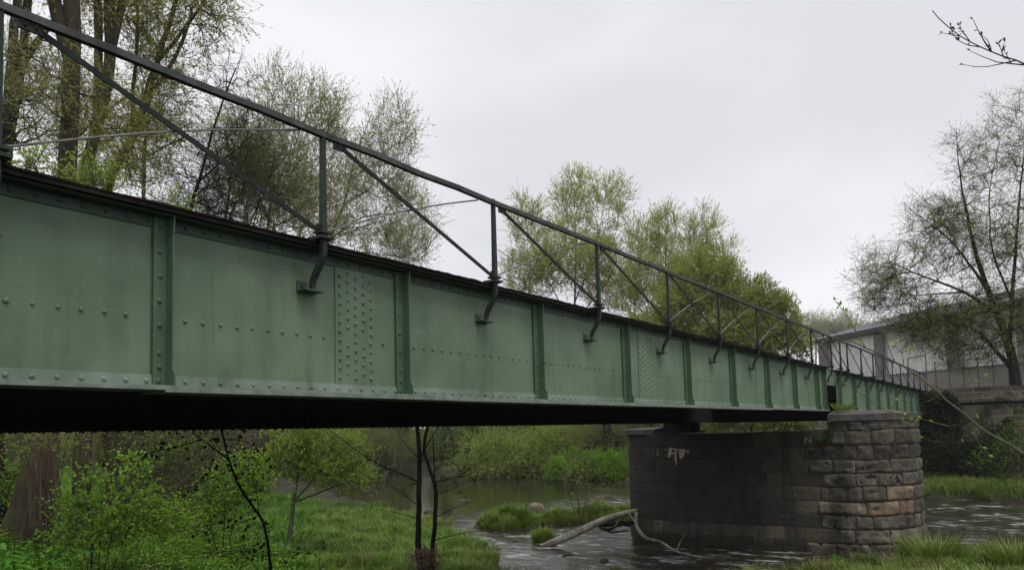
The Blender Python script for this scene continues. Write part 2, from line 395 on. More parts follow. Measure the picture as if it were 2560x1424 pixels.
def wave(x, y):
    fast = np.clip((23-y)/5, 0, 1)*np.clip((y+30)/20, 0, 1)
    a = 0.006+0.030*fast
    u = x*0.93-y*0.36; w = x*0.36+y*0.93                     # flow runs along -w
    h = (fbm(u*2.6, w*1.2, 2, 3)-0.5)*1.3 + (fbm(u*6.5, w*3.4, 6, 2)-0.5)*0.5
    return h*a
t = NT('river_water')
pos = t.xyz(t.geo('Position'))
fast = t.math('MULTIPLY', t.ramp(t.math('DIVIDE', pos[1], 40.0), [(0.40, 1.0), (0.56, 0.0)]), t.ramp(t.noise(0.55, 3, 0.6), [(0.40, 0.0), (0.55, 1.0)]))
foam = t.math('MULTIPLY', fast, t.ramp(t.noise(2.4, 6, 0.72, stretch=(1.0, 0.38, 1.0), dist=0.8), [(0.51, 0.0), (0.62, 0.85)]))
wc = t.mix(t.ramp(t.noise(0.25, 3), [(0.35, 0.0), (0.7, 1.0)]), (0.020, 0.018, 0.010), (0.032, 0.030, 0.015))
b1 = t.bump(t.noise(3.2, 4, 0.6, stretch=(1.0, 0.45, 1.0), dist=0.6), 0.5, 0.07)
t.bump(t.noise(11, 4, 0.6, stretch=(1.0, 0.55, 1.0)), 0.3, 0.03, b1)
yf_ = t.ramp(t.math('DIVIDE', pos[1], 40.0), [(0.42, 1.0), (0.58, 0.0)])
for nd in [n for n in t.n if n.type == 'BUMP']:
    k_ = nd.inputs['Strength'].default_value
    t.link(t.math('MULTIPLY_ADD', yf_, k_*0.9, k_*0.1), nd.inputs['Strength'])
WATER = t.done(t.mix(foam, wc, (0.42, 0.42, 0.43)), t.math('ADD', t.math('MULTIPLY', fast, 0.10), t.math('MULTIPLY_ADD', foam, 0.35, 0.06)), 0.5)
WATER.node_tree.nodes['Principled BSDF'].inputs['IOR'].default_value = 1.333
mb = MB()
grid(axis((8, 14, 1), (14, 44, 0.11), (44, 90, 1.0)), axis((-80, -10, 2.0), (-10, 24, 0.13), (24, 50, 0.4), (50, 110, 2)), wave, mb)
tag(mb.build('river', WATER, smooth=True), kind='structure')

# ------------------------------------------------------------------ bridge
YF, YW = 5.0, 5.16                    # flange edge and web plane of the near girder
ZB, ZT, ZR = EYE+0.379, EYE+1.672, EYE+2.672
S = 2.4985
def rivet(mb, x, y, z, r=0.0185, h=0.016, n=8, d=(0, -1, 0), tint=0.5):
    a = np.arange(n)*2*math.pi/n; k_ = random.uniform(0.86, 1.1); r *= k_; h *= k_*random.uniform(0.85, 1.05)
    x += random.uniform(-.004, .004)*(d[1] != 0)
    d = np.asarray(d, float); u = unit(np.cross(d, (0.3, 0.1, 1.0))); w = np.cross(d, u)
    c = np.array([x, y, z], float)
    ring = u[None]*np.cos(a)[:, None]+w[None]*np.sin(a)[:, None]
    V = np.vstack([c+ring*r, c+ring*r*0.72+d*h*0.72, (c+d*h)[None]])
    k = np.arange(n); k2 = (k+1) % n
    mb.add(V, [np.stack([k, k2, n+k2, n+k], -1), np.stack([n+k, n+k2, np.full(n, 2*n)], -1)], tint)

def make_span(x0, x1, stiffs, posts, splices, label, near, cover):
    sp = thing('bridge_span', label, 'bridge span', (x1 if near else x0, YW, ZB-0.03))
    rn = 8 if near else 5
    # web with the middle rivet row
    w = MB(); w.box(x0, x1, YW, YW+0.014, ZB, ZT-0.03)
    zc = 4.585
    for x in np.arange(x0+0.1, x1-0.05, 0.148):
        if min(abs(x-s+0.03) for s in stiffs) > 0.12 and not any(a-0.03 < x < b+0.03 for a, b in splices):
            rivet(w, x, YW, zc+random.uniform(-.003, .003), n=rn)
    wo_ = w.build('web', G_WEB, sp)
    # flanges
    f = MB(); f.box(x0, x1, YF, YW+0.16, ZT-0.03, ZT)
    tf = f.build('top_flange', RUSTD, sp)
    a = MB(); a.box(x0, x1, YW-0.012, YW-0.001, ZT-0.125, ZT-0.031); a.box(x0, x1, YF+0.05, YW-0.013, ZT-0.043, ZT-0.031)
    for x in np.arange(x0+0.1, x1-0.05, 0.148): rivet(a, x, YW-0.012, ZT-0.083, n=rn)
    a.build('top_angle', G_SHADED, tf)
    f = MB(); f.box(x0, x1, YF, YW+0.16, ZB-0.024, ZB)
    bf = f.build('bottom_flange', LIP, sp)
    a = MB(); a.box(x0, x1, YW-0.012, YW-0.001, ZB+0.011, ZB+0.092); a.box(x0, x1, YF+0.03, YW-0.001, ZB+0.001, ZB+0.011)
    for x in np.arange(x0+0.1, x1-0.05, 0.148):
        if min(abs(x-s+0.03) for s in stiffs) > 0.07: rivet(a, x, YW-0.012, ZB+0.048, n=rn)
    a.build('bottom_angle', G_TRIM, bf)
    c = MB()
    for i, (ca, cb) in enumerate(cover): c.box(ca, cb, YF-0.004-0.003*(i % 2), YW+0.164, ZB-0.040-0.003*(i % 2), ZB-0.0245)
    if cover: c.build('cover_plate', LIP, bf)
    # ragged dirt and timber packing on the top flange
    e = MB(); n = int((x1-x0)/0.05); xs = np.linspace(x0, x1, n)
    top = ZT+0.008+0.016*fbm(xs*3, xs*0, 4)+0.008*RNG.random(n)*(xs > 5)
    out = YF-0.004-0.02*vn(xs*2.3, xs*0, 12)*(xs > 1)
    prof = [(out, np.full(n, ZT+0.002)), (out+0.002, top), (out+0.25, top+0.03), (np.full(n, YW+0.5), top+0.02), (np.full(n, YW+0.5), np.full(n, ZT+0.002))]
    V = np.stack([np.stack([xs, y, z], -1) for y, z in prof], 1).reshape(-1, 3); m = len(prof)
    F = [(i*m+k, (i+1)*m+k, (i+1)*m+(k+1) % m, i*m+(k+1) % m) for i in range(n-1) for k in range(m)]
    e.add(V, np.array(F)); e.build('deck_edge', DECKM, sp)
    # stiffeners
    xs0 = stiffs[0]
    def stiff():
        q = MB()
        q.box(xs0-0.105, xs0-0.010, YW-0.0255, YW-0.0125, ZB+0.011, ZT-0.045)
        q.box(xs0-0.112, xs0-0.1055, YW-0.008, YW-0.0005, ZB+0.011, ZT-0.045)
        z0, z1 = ZB+0.0105, ZT-0.0455
        zz = [z0, z0+0.09, z0+0.135, z1-0.13, z1-0.12, z1]; pr = [0.145, 0.142, 0.11, 0.11, 0.118, 0.125]
        V = []
        for zq, p in zip(zz, pr):
            for xq in (xs0-0.010, xs0): V += [(xq, YW-0.001, zq), (xq, YW-p, zq)]
        F = []
        for i in range(len(zz)-1):
            b = 4*i; F += [(b, b+1, b+5, b+4), (b+2, b+6, b+7, b+3), (b+1, b+3, b+7, b+5), (b, b+4, b+6, b+2)]
        L = 4*(len(zz)-1); F += [(0, 2, 3, 1), (L, L+1, L+3, L+2)]
        q.add(V, np.array(F))
        for zq in (ZB+0.05, ZB+0.15, ZB+0.25, ZB+0.45, ZB+0.63, ZB+0.81, ZB+0.99, ZB+1.18): rivet(q, xs0-0.06, YW-0.0255, zq, r=0.019, n=rn)
        return q.build('stiffener', G_SHADED if False else G_STIFF, sp)
    so = stiff()
    for s in stiffs[1:]: dup(so, sp, s-xs0)
    # riveted splice plates
    for a_, b_ in splices:
        q = MB(); q.box(a_, b_, YW-0.011, YW-0.0008, ZB+0.094, ZT-0.128)
        cols = np.linspace(a_+0.05, b_-0.05, 5)
        for ci, x in enumerate(cols):
            for k in range(12):
                zz = ZB+0.15+k*0.085+(0.0425 if ci % 2 else 0)
                if zz < ZT-0.15 and not (0.46 < zz-ZB < 0.56 and ci % 2): rivet(q, x, YW-0.011, zz, n=rn)
        q.build('splice_plate', G_WEB, sp)
    # railing
    r = MB()
    xe = x1+(1.05 if near else 0.3); rx = np.arange(x0, xe+0.3, 0.62); rx[-1] = xe
    jit = np.random.default_rng(17); rp = np.stack([rx, 4.96+jit.normal(size=len(rx))*0.003, ZR-0.025+jit.normal(size=len(rx))*0.0035], -1)
    r.sweep(rp, 0.05, 0.05, (0, 0, 1))
    ra = r.build('handrail', RAILM, sp)
    p0 = posts[0]; py = 4.962
    q = MB()
    q.bar((p0, py, ZT+0.10), (p0, py, ZR-0.051), 0.052, 0.048, (0, 1, 0), w2=0.040, h2=0.04)
    q.box(p0-0.014, p0+0.014, py-0.014, py+0.014, ZR+0.0005, ZR+0.016)
    q.box(p0-0.058, p0+0.058, py-0.052, py+0.062, ZT+0.082, ZT+0.104)
    q.box(p0-0.072, p0+0.072, py-0.060, py+0.12, ZT+0.034, ZT+0.060)
    q.box(p0-0.03, p0+0.03, py-0.03, py+0.03, ZT+0.060, ZT+0.082)
    for dx in (-0.042, 0.042): rivet(q, p0+dx, py-0.03, ZT+0.104, 0.012, 0.014, 6, (0, 0, 1)); rivet(q, p0+dx, py-0.03, ZT+0.0338, 0.012, 0.02, 6, (0, 0, -1))
    q.build('post', G_POST, ra)
    po = ra.children[-1] if False else [o for o in ra.children if o.name.startswith('post')][0]
    q = MB()
    zs = EYE+1.265
    arm = [(p0, py, ZT+0.034), (p0, py, ZT-0.06), (p0, py+0.006, ZT-0.10), (p0-0.003, py+0.03, ZT-0.16), (p0-0.01, py+0.07, ZT-0.23), (p0-0.016, py+0.105, ZT-0.29), (p0-0.02, py+0.122, ZT-0.35), (p0-0.02, py+0.125, zs+0.006)]
    q.sweep(arm, [0.048, 0.048, 0.05, 0.05, 0.046, 0.042, 0.038, 0.036], [0.05, 0.05, 0.052, 0.052, 0.05, 0.046, 0.042, 0.04], (1, 0, 0))
    q.build('support_arm', G_POST, ra)
    ao = [o for o in ra.children if o.name.startswith('support_arm')][0]
    q = MB()
    q.box(p0-0.135, p0+0.075, YW-0.125, YW-0.0005, zs-0.008, zs+0.006)
    q.box(p0-0.135, p0-0.02, YW-0.010, YW-0.0006, zs+0.0065, zs+0.085)
    rivet(q, p0-0.09, YW-0.010, zs+0.045, 0.018, 0.018, rn)
    rivet(q, p0-0.02, YW-0.075, zs-0.008, 0.02, 0.03, 6, (0, 0, -1))
    q.build('shelf_bracket', G_SHADED, sp)
    sh = [o for o in sp.children if o.name.startswith('shelf_bracket')][0]
    q = MB(); q.bar((p0-S+0.16, 4.972, ZR-0.062), (p0-0.02, 4.972, ZT+0.10), 0.010, 0.042, (0, 0, 1))
    q.box(p0-S+0.10, p0-S+0.24, 4.9505, 4.966, ZR-0.115, ZR-0.052); q.box(p0-0.075, p0-0.028, 4.955, 4.968, ZT+0.0825, ZT+0.16)
    for gx, gz in ((p0-S+0.14, ZR-0.085), (p0-S+0.20, ZR-0.085), (p0-0.05, ZT+0.125)): rivet(q, gx, 4.9505 if gz > ZT+.5 else 4.955, gz, 0.012, 0.012, 6)
    q.build('diagonal_brace', BRACE, ra)
    do = [o for o in ra.children if o.name.startswith('diagonal_brace')][0]
    q = MB()
    u_ = np.linspace(0, 1, 9)[:, None]; A = np.array([p0+0.04, 4.995, ZT+0.115]); B = np.array([p0+S-0.24, 4.985, ZR-0.058])
    pts = A+(B-A)*u_; pts[:, 2] += 0.045*np.sin(u_[:, 0]*math.pi)
    q.tube(pts, 0.0085, 6)
    q.build('tie_rod', RODM, ra)
    to = [o for o in ra.children if o.name.startswith('tie_rod')][0]
    for i, p in enumerate(posts):
        if i == 0: continue
        dup(po, ra, p-p0); dup(ao, ra, p-p0); dup(sh, sp, p-p0); dup(do, ra, p-p0)
        if i < len(posts)-1: dup(to, ra, p-p0)
    # far girder, cross beams, deck
    g = MB(); yf = 9.45
    x1_ = x1+(1.80 if near else 0)
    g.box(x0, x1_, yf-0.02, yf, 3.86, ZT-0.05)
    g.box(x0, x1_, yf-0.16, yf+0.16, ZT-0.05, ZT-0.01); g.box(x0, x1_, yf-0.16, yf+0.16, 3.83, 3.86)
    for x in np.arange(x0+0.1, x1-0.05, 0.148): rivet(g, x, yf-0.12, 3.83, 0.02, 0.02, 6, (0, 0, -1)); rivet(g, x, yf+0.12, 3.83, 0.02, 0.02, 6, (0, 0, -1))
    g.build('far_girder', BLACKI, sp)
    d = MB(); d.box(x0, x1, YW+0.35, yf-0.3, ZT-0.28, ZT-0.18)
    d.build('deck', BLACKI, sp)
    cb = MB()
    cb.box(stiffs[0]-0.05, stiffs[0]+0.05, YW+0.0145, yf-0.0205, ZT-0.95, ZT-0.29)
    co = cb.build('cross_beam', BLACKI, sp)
    for s in stiffs[1:]: dup(co, sp, s-stiffs[0])
    return sp

t = NT('rotting_deck_edge')
c = t.mix(t.ramp(t.noise(14, 6, 0.75), [(0.35, 0.0), (0.68, 1.0)]), (0.006, 0.006, 0.0055), (0.022, 0.021, 0.018))
c = t.mix(t.math('MULTIPLY', t.ramp(t.noise(1.7, 5, 0.7), [(0.57, 0.0), (0.68, 1.0)]), 0.7), c, (0.055, 0.065, 0.02))
t.bump(t.noise(40, 5, 0.75), 0.9, 0.02)
DECKM = t.done(c, 0.95, 0.08)
G_STIFF = paint_mat('stiffener_paint', (0.05, 0.100, 0.055), (0.086, 0.145, 0.086), (0.035, 0.06, 0.042))
G_POST = paint_mat('post_paint', (0.013, 0.022, 0.016), (0.036, 0.05, 0.04), (0.016, 0.022, 0.018))
G_POST.node_tree.nodes['Principled BSDF'].inputs['Specular IOR Level'].default_value = 0.15

nst = [2.955+S*i for i in range(-4, 9)]
npo = [1.775+S*i for i in range(-3, 2)] + [1.80+S*i for i in range(2, 10)]
NEAR = make_span(-7.5, 23.92, [s for s in nst if s > -7] + [23.87], npo,
                 [(4.57, 5.06), (10.93, 11.45), (17.15, 17.75)],
                 'green riveted near bridge span with bolted railing, crossing over the grassy bank to the pier', True,
                 [(2.87, 6.05), (6.06, 10.9), (10.45, 12.6), (12.62, 17.8)])
fst = [26.0+2.48*i for i in range(0, 10)]
fpo = [26.75+2.45*i for i in range(0, 10)]
FAR = make_span(25.75, 48.6, fst+[48.5], [25.62]+fpo, [(31.9, 32.35), (40.3, 40.75)],
                'green riveted far bridge span between the round pier and the ivy abutment', False, [])
# short closing plate over the gap between the two spans
q = MB(); q.box(23.93, 25.74, YW+0.002, YW+0.012, ZB+0.80, ZT-0.04)
q.build('gap_plate', G_WEB, NEAR)
q = MB(); q.box(23.93, 25.74, YW+0.45, YW+0.5, ZB+0.02, ZB+1.0); q.build('end_plate', BLACKI, NEAR)
q = MB(); q.box(22.75, 23.6, 9.0, 9.9, 3.555, 3.829); q.box(22.55, 23.8, 8.9, 10.0, 3.50, 3.555)
q.build('bearing', BLACKI, NEAR)

# ------------------------------------------------------------------ stone pier
def stone_mat(name, orange=True):
    t = NT(name)
    ti = t.attr()
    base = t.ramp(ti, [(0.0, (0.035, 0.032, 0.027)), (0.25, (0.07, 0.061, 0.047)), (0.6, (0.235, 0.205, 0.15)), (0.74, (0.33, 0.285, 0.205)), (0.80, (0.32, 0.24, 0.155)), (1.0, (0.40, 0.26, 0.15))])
    n1 = t.noise(2.2, 6, 0.7)
    c = t.mix(t.ramp(n1, [(0.38, 0.75), (0.62, 0.0)]), base, (0.06, 0.056, 0.05))
    n2 = t.noise(13, 6, 0.75)
    c = t.mix(t.ramp(n2, [(0.35, 0.7), (0.58, 0.0)]), c, t.mix(1.0, c, (0.45, 0.45, 0.42), 'MULTIPLY'))
    c = t.mix(t.math('MULTIPLY', t.ramp(t.noise(28, 4, 0.7), [(0.6, 0.0), (0.72, 1.0)]), 0.35), c, (0.30, 0.28, 0.24))
    st = t.noise(2.6, 4, 0.6, stretch=(1, 1, 0.12), loc=(3, 3, 3))
    c = t.mix(t.math('MULTIPLY', t.ramp(st, [(0.5, 0.0), (0.68, 1.0)]), 0.75), c, (0.03, 0.03, 0.028))
    c = t.mix(t.math('MULTIPLY', t.ramp(t.noise(1.6, 6, 0.7, loc=(9, 2, 4)), [(0.6, 0.0), (0.7, 1.0)]), 0.6), c, (0.045, 0.06, 0.022))
    wz = t.xyz(t.geo('Position'))[2]
    c = t.mix(t.math('MULTIPLY', t.ramp(t.math('MULTIPLY_ADD', t.noise(3, 4), 0.25, wz), [(0.22, 1.0), (0.42, 0.0)]), 0.7), c, (0.03, 0.03, 0.02))
    t.bump(t.noise(26, 6, 0.75), 1.0, 0.04, t.bump(t.noise(5, 5, 0.7), 0.8, 0.08))
    return t.done(c, 0.85, 0.25)
STONE = stone_mat('pier_stone')
t = NT('dark_mortar'); t.bump(t.noise(20, 5, 0.7), 0.6, 0.03)
MORTAR = t.done(t.mix(t.ramp(t.noise(6, 5), [(0.4, 0.0), (0.6, 1.0)]), (0.012, 0.011, 0.010), (0.04, 0.036, 0.03)), 0.9, 0.2)
PX, PY0, PY1, PR = 24.6, 4.75, 9.9, 2.0
def pier_pt(s, off):
    """perimeter point of the stadium plan; s measured from the near-left corner going round"""
    r = PR; L = PY1-PY0; H = math.pi*r; s = np.asarray(s, float) % (2*L+2*H)
    x = np.empty_like(s); y = np.empty_like(s); nx = np.empty_like(s); ny = np.empty_like(s)
    a = s < L; x[a] = PX-r; y[a] = PY0+s[a]; nx[a] = -1; ny[a] = 0
    b = (s >= L) & (s < L+H); th = math.pi-(s[b]-L)/r
    x[b] = PX+r*np.cos(th); y[b] = PY1+r*np.sin(th); nx[b] = np.cos(th); ny[b] = np.sin(th)
    c = (s >= L+H) & (s < 2*L+H); x[c] = PX+r; y[c] = PY1-(s[c]-L-H); nx[c] = 1; ny[c] = 0
    d = s >= 2*L+H; th = -(s[d]-2*L-H)/r
    x[d] = PX+r*np.cos(th); y[d] = PY0+r*np.sin(th); nx[d] = np.cos(th); ny[d] = np.sin(th)
    return x+nx*off, y+ny*off
PER = 2*(PY1-PY0)+2*math.pi*PR
pier = thing('stone_pier', 'round ended stone block pier, its face dark with soot and painted shade, standing in the river under the bridge', 'bridge pier', (PX, (PY0+PY1)/2, -0.6))
def ring_wall(mb, z0, z1, off0, off1, n=96, cap=True):
    s = np.linspace(0, PER, n, endpoint=False)
    x0, y0 = pier_pt(s, off0); x1, y1 = pier_pt(s, off1)
    V = np.vstack([np.stack([x0, y0, np.full(n, z0)], -1), np.stack([x1, y1, np.full(n, z1)], -1)])
    k = np.arange(n); F = [np.stack([k, n+k, n+(k+1) % n, (k+1) % n], -1)]
    if cap: F += [(np.arange(n)+n)[None, :]]
    mb.add(V, F)
mb = MB(); ring_wall(mb, -1.2, 3.46, -0.01, -0.035)
mb.build('core', MORTAR, pier)
mb = MB()
rng = np.random.default_rng(11)
courses = [-0.55, -0.12, 0.30, 0.70, 1.08, 1.47, 1.88, 2.26, 2.64, 3.04, 3.47, 3.74]
NOSE0 = 2*(PY1-PY0)+math.pi*PR
for ci in range(len(courses)-1):
    z0, z1 = courses[ci]+0.004, courses[ci+1]-0.005
    S0 = PY1-PY0+math.pi*PR+1.5; s = S0+rng.random()*0.6 if ci < 10 else NOSE0-0.2; s_end = S0+PER if ci < 10 else PER+0.1
    while s < s_end-0.15:
        L = rng.choice([0.42, 0.65, 0.85, 1.05, 1.3], p=[.2, .2, .25, .2, .15])*rng.uniform(0.9, 1.1); L = min(L, s_end-s) if s_end-s-L > 0.3 else s_end-s
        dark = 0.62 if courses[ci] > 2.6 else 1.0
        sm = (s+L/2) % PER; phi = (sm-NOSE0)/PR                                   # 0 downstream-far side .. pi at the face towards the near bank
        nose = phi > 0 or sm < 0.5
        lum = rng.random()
        tint = (0.36+0.38*lum)*dark if nose else 0.0+0.22*lum  # face blocks under the deck tinted dark: soot plus painted deck shade
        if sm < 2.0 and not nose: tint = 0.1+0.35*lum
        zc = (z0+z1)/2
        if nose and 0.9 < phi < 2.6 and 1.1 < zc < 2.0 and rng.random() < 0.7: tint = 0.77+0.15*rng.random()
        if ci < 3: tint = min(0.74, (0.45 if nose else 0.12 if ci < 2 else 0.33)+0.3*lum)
        split = rng.random() < 0.12
        nu, nv = max(6, int(L/0.055)), 9
        U = np.linspace(0, 1, nu); V_ = np.linspace(0, 1, nv)
        UU, VV = np.meshgrid(U, V_, indexing='ij')
        edge = np.minimum(np.minimum(UU, 1-UU)*L, np.minimum(VV, 1-VV)*(z1-z0))
        gap = 0.003+0.008*rng.random()*(1.3 if nose else 0.5)
        skew = rng.normal()*0.03
        ss = s+gap+UU*(L-2*gap)+skew*(VV-0.5)*(np.abs(UU-0.5)*2)
        wav = (vn(ss*1.3, ss*0+courses[ci]*7, 5)-0.5)*0.05; wav1 = (vn(ss*1.3, ss*0+courses[ci+1]*7, 5)-0.5)*0.05
        zz = z0+VV*(z1-z0)+wav*(1-VV)+wav1*VV
        rr_ = 0.006+0.016*rng.random()
        prof = np.clip(edge/rr_, 0, 1); prof = np.sqrt(1-(1-prof)**2)
        push = (0.022+0.04*rng.random()) if nose else 0.008+0.006*rng.random()
        chip = np.clip(fbm(ss*7+s, zz*7, 13)-0.55, 0, 1)*0.16
        off = (-0.022 if nose else -0.004)+prof*push + ((fbm(ss*5, zz*5+7, 3)-0.5)*(0.085 if nose else 0.022)-chip*(1 if nose else 0.3))*prof - 0.02*(zz/3.5)
        px, py = pier_pt(ss.ravel(), off.ravel())
        i, j = np.meshgrid(np.arange(nu-1), np.arange(nv-1), indexing='ij')
        F = np.stack([i*nv+j, i*nv+j+1, (i+1)*nv+j+1, (i+1)*nv+j], -1).reshape(-1, 4)
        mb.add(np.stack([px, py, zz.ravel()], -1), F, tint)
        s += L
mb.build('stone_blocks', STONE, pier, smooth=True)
# sloped coping over the near nose, mossy coping on the far nose
t = NT('coping_stone')
c = t.mix(t.ramp(t.noise(3, 6, 0.7), [(0.38, 0.0), (0.64, 1.0)]), (0.04, 0.039, 0.036), (0.095, 0.092, 0.085))
c = t.mix(t.math('MULTIPLY', t.ramp(t.noise(1.5, 5, 0.7), [(0.55, 0.0), (0.66, 1.0)]), 0.6), c, (0.07, 0.085, 0.025))
t.bump(t.noise(20, 6, 0.7), 0.5, 0.03); COPING = t.done(c, 0.75, 0.35)
def nose_cap(name, yc, sign, z0, z1, z2, rin, mat):
    n = 40; th = np.linspace(0, math.pi, n)
    if sign < 0: th = -th
    ov = 0.05 if sign < 0 else -0.05
    pr = [(PR-0.08, z0), (PR+ov, z0+0.002), (PR+ov, z1), (rin, z2)]
    m = MB(); V = []
    for r_, z_ in pr: V.append(np.stack([PX+r_*np.cos(th), yc+r_*np.sin(th), np.full(n, z_)+ (0.012*(vn(th*5, th*0, 3)-0.5) if z_ > z0+0.01 else 0)], -1))
    k = np.arange(n-1); F = [np.stack([a*n+k, a*n+k+1, (a+1)*n+k+1, (a+1)*n+k], -1) for a in range(3)]
    top = 3*n+np.arange(n)
    m.add(np.vstack(V), F+[top[None, :]])
    # flat back wall
    q_ = [(PX-PR-ov, yc, z0), (PX+PR+ov, yc, z0), (PX+PR+ov, yc, z1), (PX+rin, yc, z2), (PX-rin, yc, z2), (PX-PR-ov, yc, z1)]
    m.add(q_, np.array([range(6)]))
    return m.build(name, mat, pier)
nose_cap('near_coping', PY0+0.05, -1, 3.745, 3.93, 4.04, 1.35, COPING)
q = MB(); n_ = 40; th_ = -np.linspace(0, math.pi, n_); k_ = np.arange(n_-1)
V_ = [np.stack([PX+1.95*np.cos(th_), PY0+1.95*np.sin(th_), np.full(n_, z_)], -1) for z_ in (3.45, 3.7445)]
q.add(np.vstack(V_), [np.stack([k_, k_+1, n_+k_+1, n_+k_], -1), np.array([[0, n_, 2*n_-1, n_-1]])]); q.build('nose_core', MORTAR, pier)
nose_cap('far_coping', PY1+0.3, 1, 3.475, 3.64, 3.70, 1.2, COPING)
# painted mark and limewash runs on the face
t = NT('chalk_white'); t.bump(t.noise(40, 4), 0.5, 0.01)
CHALK = t.done(t.mix(t.ramp(t.noise(30, 5, 0.7), [(0.42, 0.0), (0.62, 1.0)]), (0.16, 0.135, 0.11), (0.58, 0.50, 0.41)), 0.9, 0.1)
q = MB(); xn = PX-PR+0.006
for a, b in (((5.47, 3.12), (5.47, 3.32)), ((5.47, 3.32), (5.31, 3.14)), ((5.31, 3.14), (5.31, 3.33))):
    q.bar((xn, a[0], a[1]), (xn, b[0], b[1]), 0.004, 0.022, (0, 1, 0.01))
q.build('painted_letter', CHALK, pier)
q = MB(); rr = np.random.default_rng(5)
th0 = np.linspace(1.63, 1.90, 26)                      # runs down the far shoulder of the face
cs = 0.013; S_ = (PY1-PY0)-1.0
uu = np.arange(0, 1.55, cs); vv_ = np.arange(2.30, 3.12, cs); UU, VV = np.meshgrid(uu, vv_, indexing='ij')
lenv = 2.86-0.42*vn(UU*11, UU*0, 61)**1.5*np.exp(-((UU-0.5)/0.4)**2)-0.10*vn(UU*31, UU*0, 66)       # how far each run reaches down
topv = 3.00+0.09*(vn(UU*6, UU*0, 62)-0.5)
body = (VV > lenv) & (VV < topv)
msk = body & (0.62*vn(UU*19, VV*2.2, 64)+0.38*vn(UU*40, VV*22, 65) > 0.40+0.55*np.abs(UU-0.55)**1.5+0.22*np.clip((2.86-VV)/0.4, 0, 1))
ks = np.argwhere(msk); su = S_+uu[ks[:, 0]]; zv = vv_[ks[:, 1]]; m_ = len(ks)
sx_ = np.stack([su, su+cs, su+cs, su], 1).ravel(); zz_ = np.stack([zv, zv, zv+cs, zv+cs], 1).ravel()
px_, py_ = pier_pt(sx_, np.full(4*m_, 0.012)); px0, py0 = pier_pt(sx_, np.full(4*m_, 0.002))
V = np.vstack([np.stack([px_, py_, zz_], -1), np.stack([px0, py0, zz_], -1)])
k4 = np.arange(m_)[:, None]*4; o4 = 4*m_
q.add(V, [k4+np.array([[0, 1, 2, 3]])]+[np.hstack([k4+a_, k4+a_+o4, k4+b_+o4, k4+b_]) for a_, b_ in ((0, 1), (1, 2), (2, 3), (3, 0))])
q.build('limewash_runs', CHALK, pier)

# ------------------------------------------------------------------ abutment
t = NT('abutment_ashlar')
bk = t.n.new('ShaderNodeTexBrick'); mpn = t.n.new('ShaderNodeMapping'); mpn.inputs['Rotation'].default_value = (0, math.pi/2, math.pi/2)
cmb = t.n.new('ShaderNodeCombineXYZ'); xyz = t.xyz(); t.link(xyz[1], cmb.inputs[0]); t.link(xyz[2], cmb.inputs[1])
t.link(cmb.outputs[0], bk.inputs['Vector'])
bk.inputs['Scale'].default_value = 1.0; bk.inputs['Brick Width'].default_value = 0.85; bk.inputs['Row Height'].default_value = 0.33
bk.inputs['Mortar Size'].default_value = 0.018; bk.inputs['Mortar Smooth'].default_value = 0.3
bk.inputs['Color1'].default_value = (0.066, 0.06, 0.045, 1); bk.inputs['Color2'].default_value = (0.165, 0.148, 0.115, 1); bk.inputs['Mortar'].default_value = (0.26, 0.24, 0.20, 1)
c = t.mix(t.ramp(t.noise(0.8, 6, 0.7), [(0.48, 0.0), (0.64, 0.9)]), bk.outputs[0], (0.022, 0.026, 0.014))
t.bump(t.noise(9, 6, 0.7), 0.6, 0.05, t.bump(t.math('SUBTRACT', 1.0, bk.outputs[1]), 0.8, 0.03))
ASH = t.done(c, 0.88, 0.2)
ab = thing('abutment_wall', 'dark mossy ashlar abutment carrying the far end of the bridge', 'abutment', (47.6, 0, 0.2))
def wall_grid(mb, x, y0, y1, z0, z1, st, amp, seed):
    ys = np.arange(y0, y1+st/2, st); zs = np.arange(z0, z1+st/2, st)
    Y, Z = np.meshgrid(ys, zs, indexing='ij'); X = x-(fbm(Y*1.2, Z*2.2, seed)-0.3)*amp
    n, m = Y.shape; i, j = np.meshgrid(np.arange(n-1), np.arange(m-1), indexing='ij')
    mb.add(np.stack([X, Y, Z], -1).reshape(-1, 3), np.stack([i*m+j, i*m+j+1, (i+1)*m+j+1, (i+1)*m+j], -1).reshape(-1, 4))
mb = MB(); wall_grid(mb, 47.55, -14, 7.2, 0.0, 4.62, 0.22, 0.12, 3); mb.box(47.6, 50, -14, 7.2, 0, 4.62)
mb.build('masonry', ASH, ab)
mb = MB(); wall_grid(mb, 47.30, -14, 4.6, 4.62, 5.42, 0.2, 0.10, 5); mb.box(47.32, 49.6, -14, 4.6, 4.6, 5.40)
mb.build('coping', ASH, ab)
mb = MB(); wall_grid(mb, 47.45, -14, 4.6, 4.50, 4.62, 0.12, 0.05, 6); mb.box(47.46, 49, -14, 4.6, 4.49, 4.61)
mb.build('string_course', MORTAR, ab)

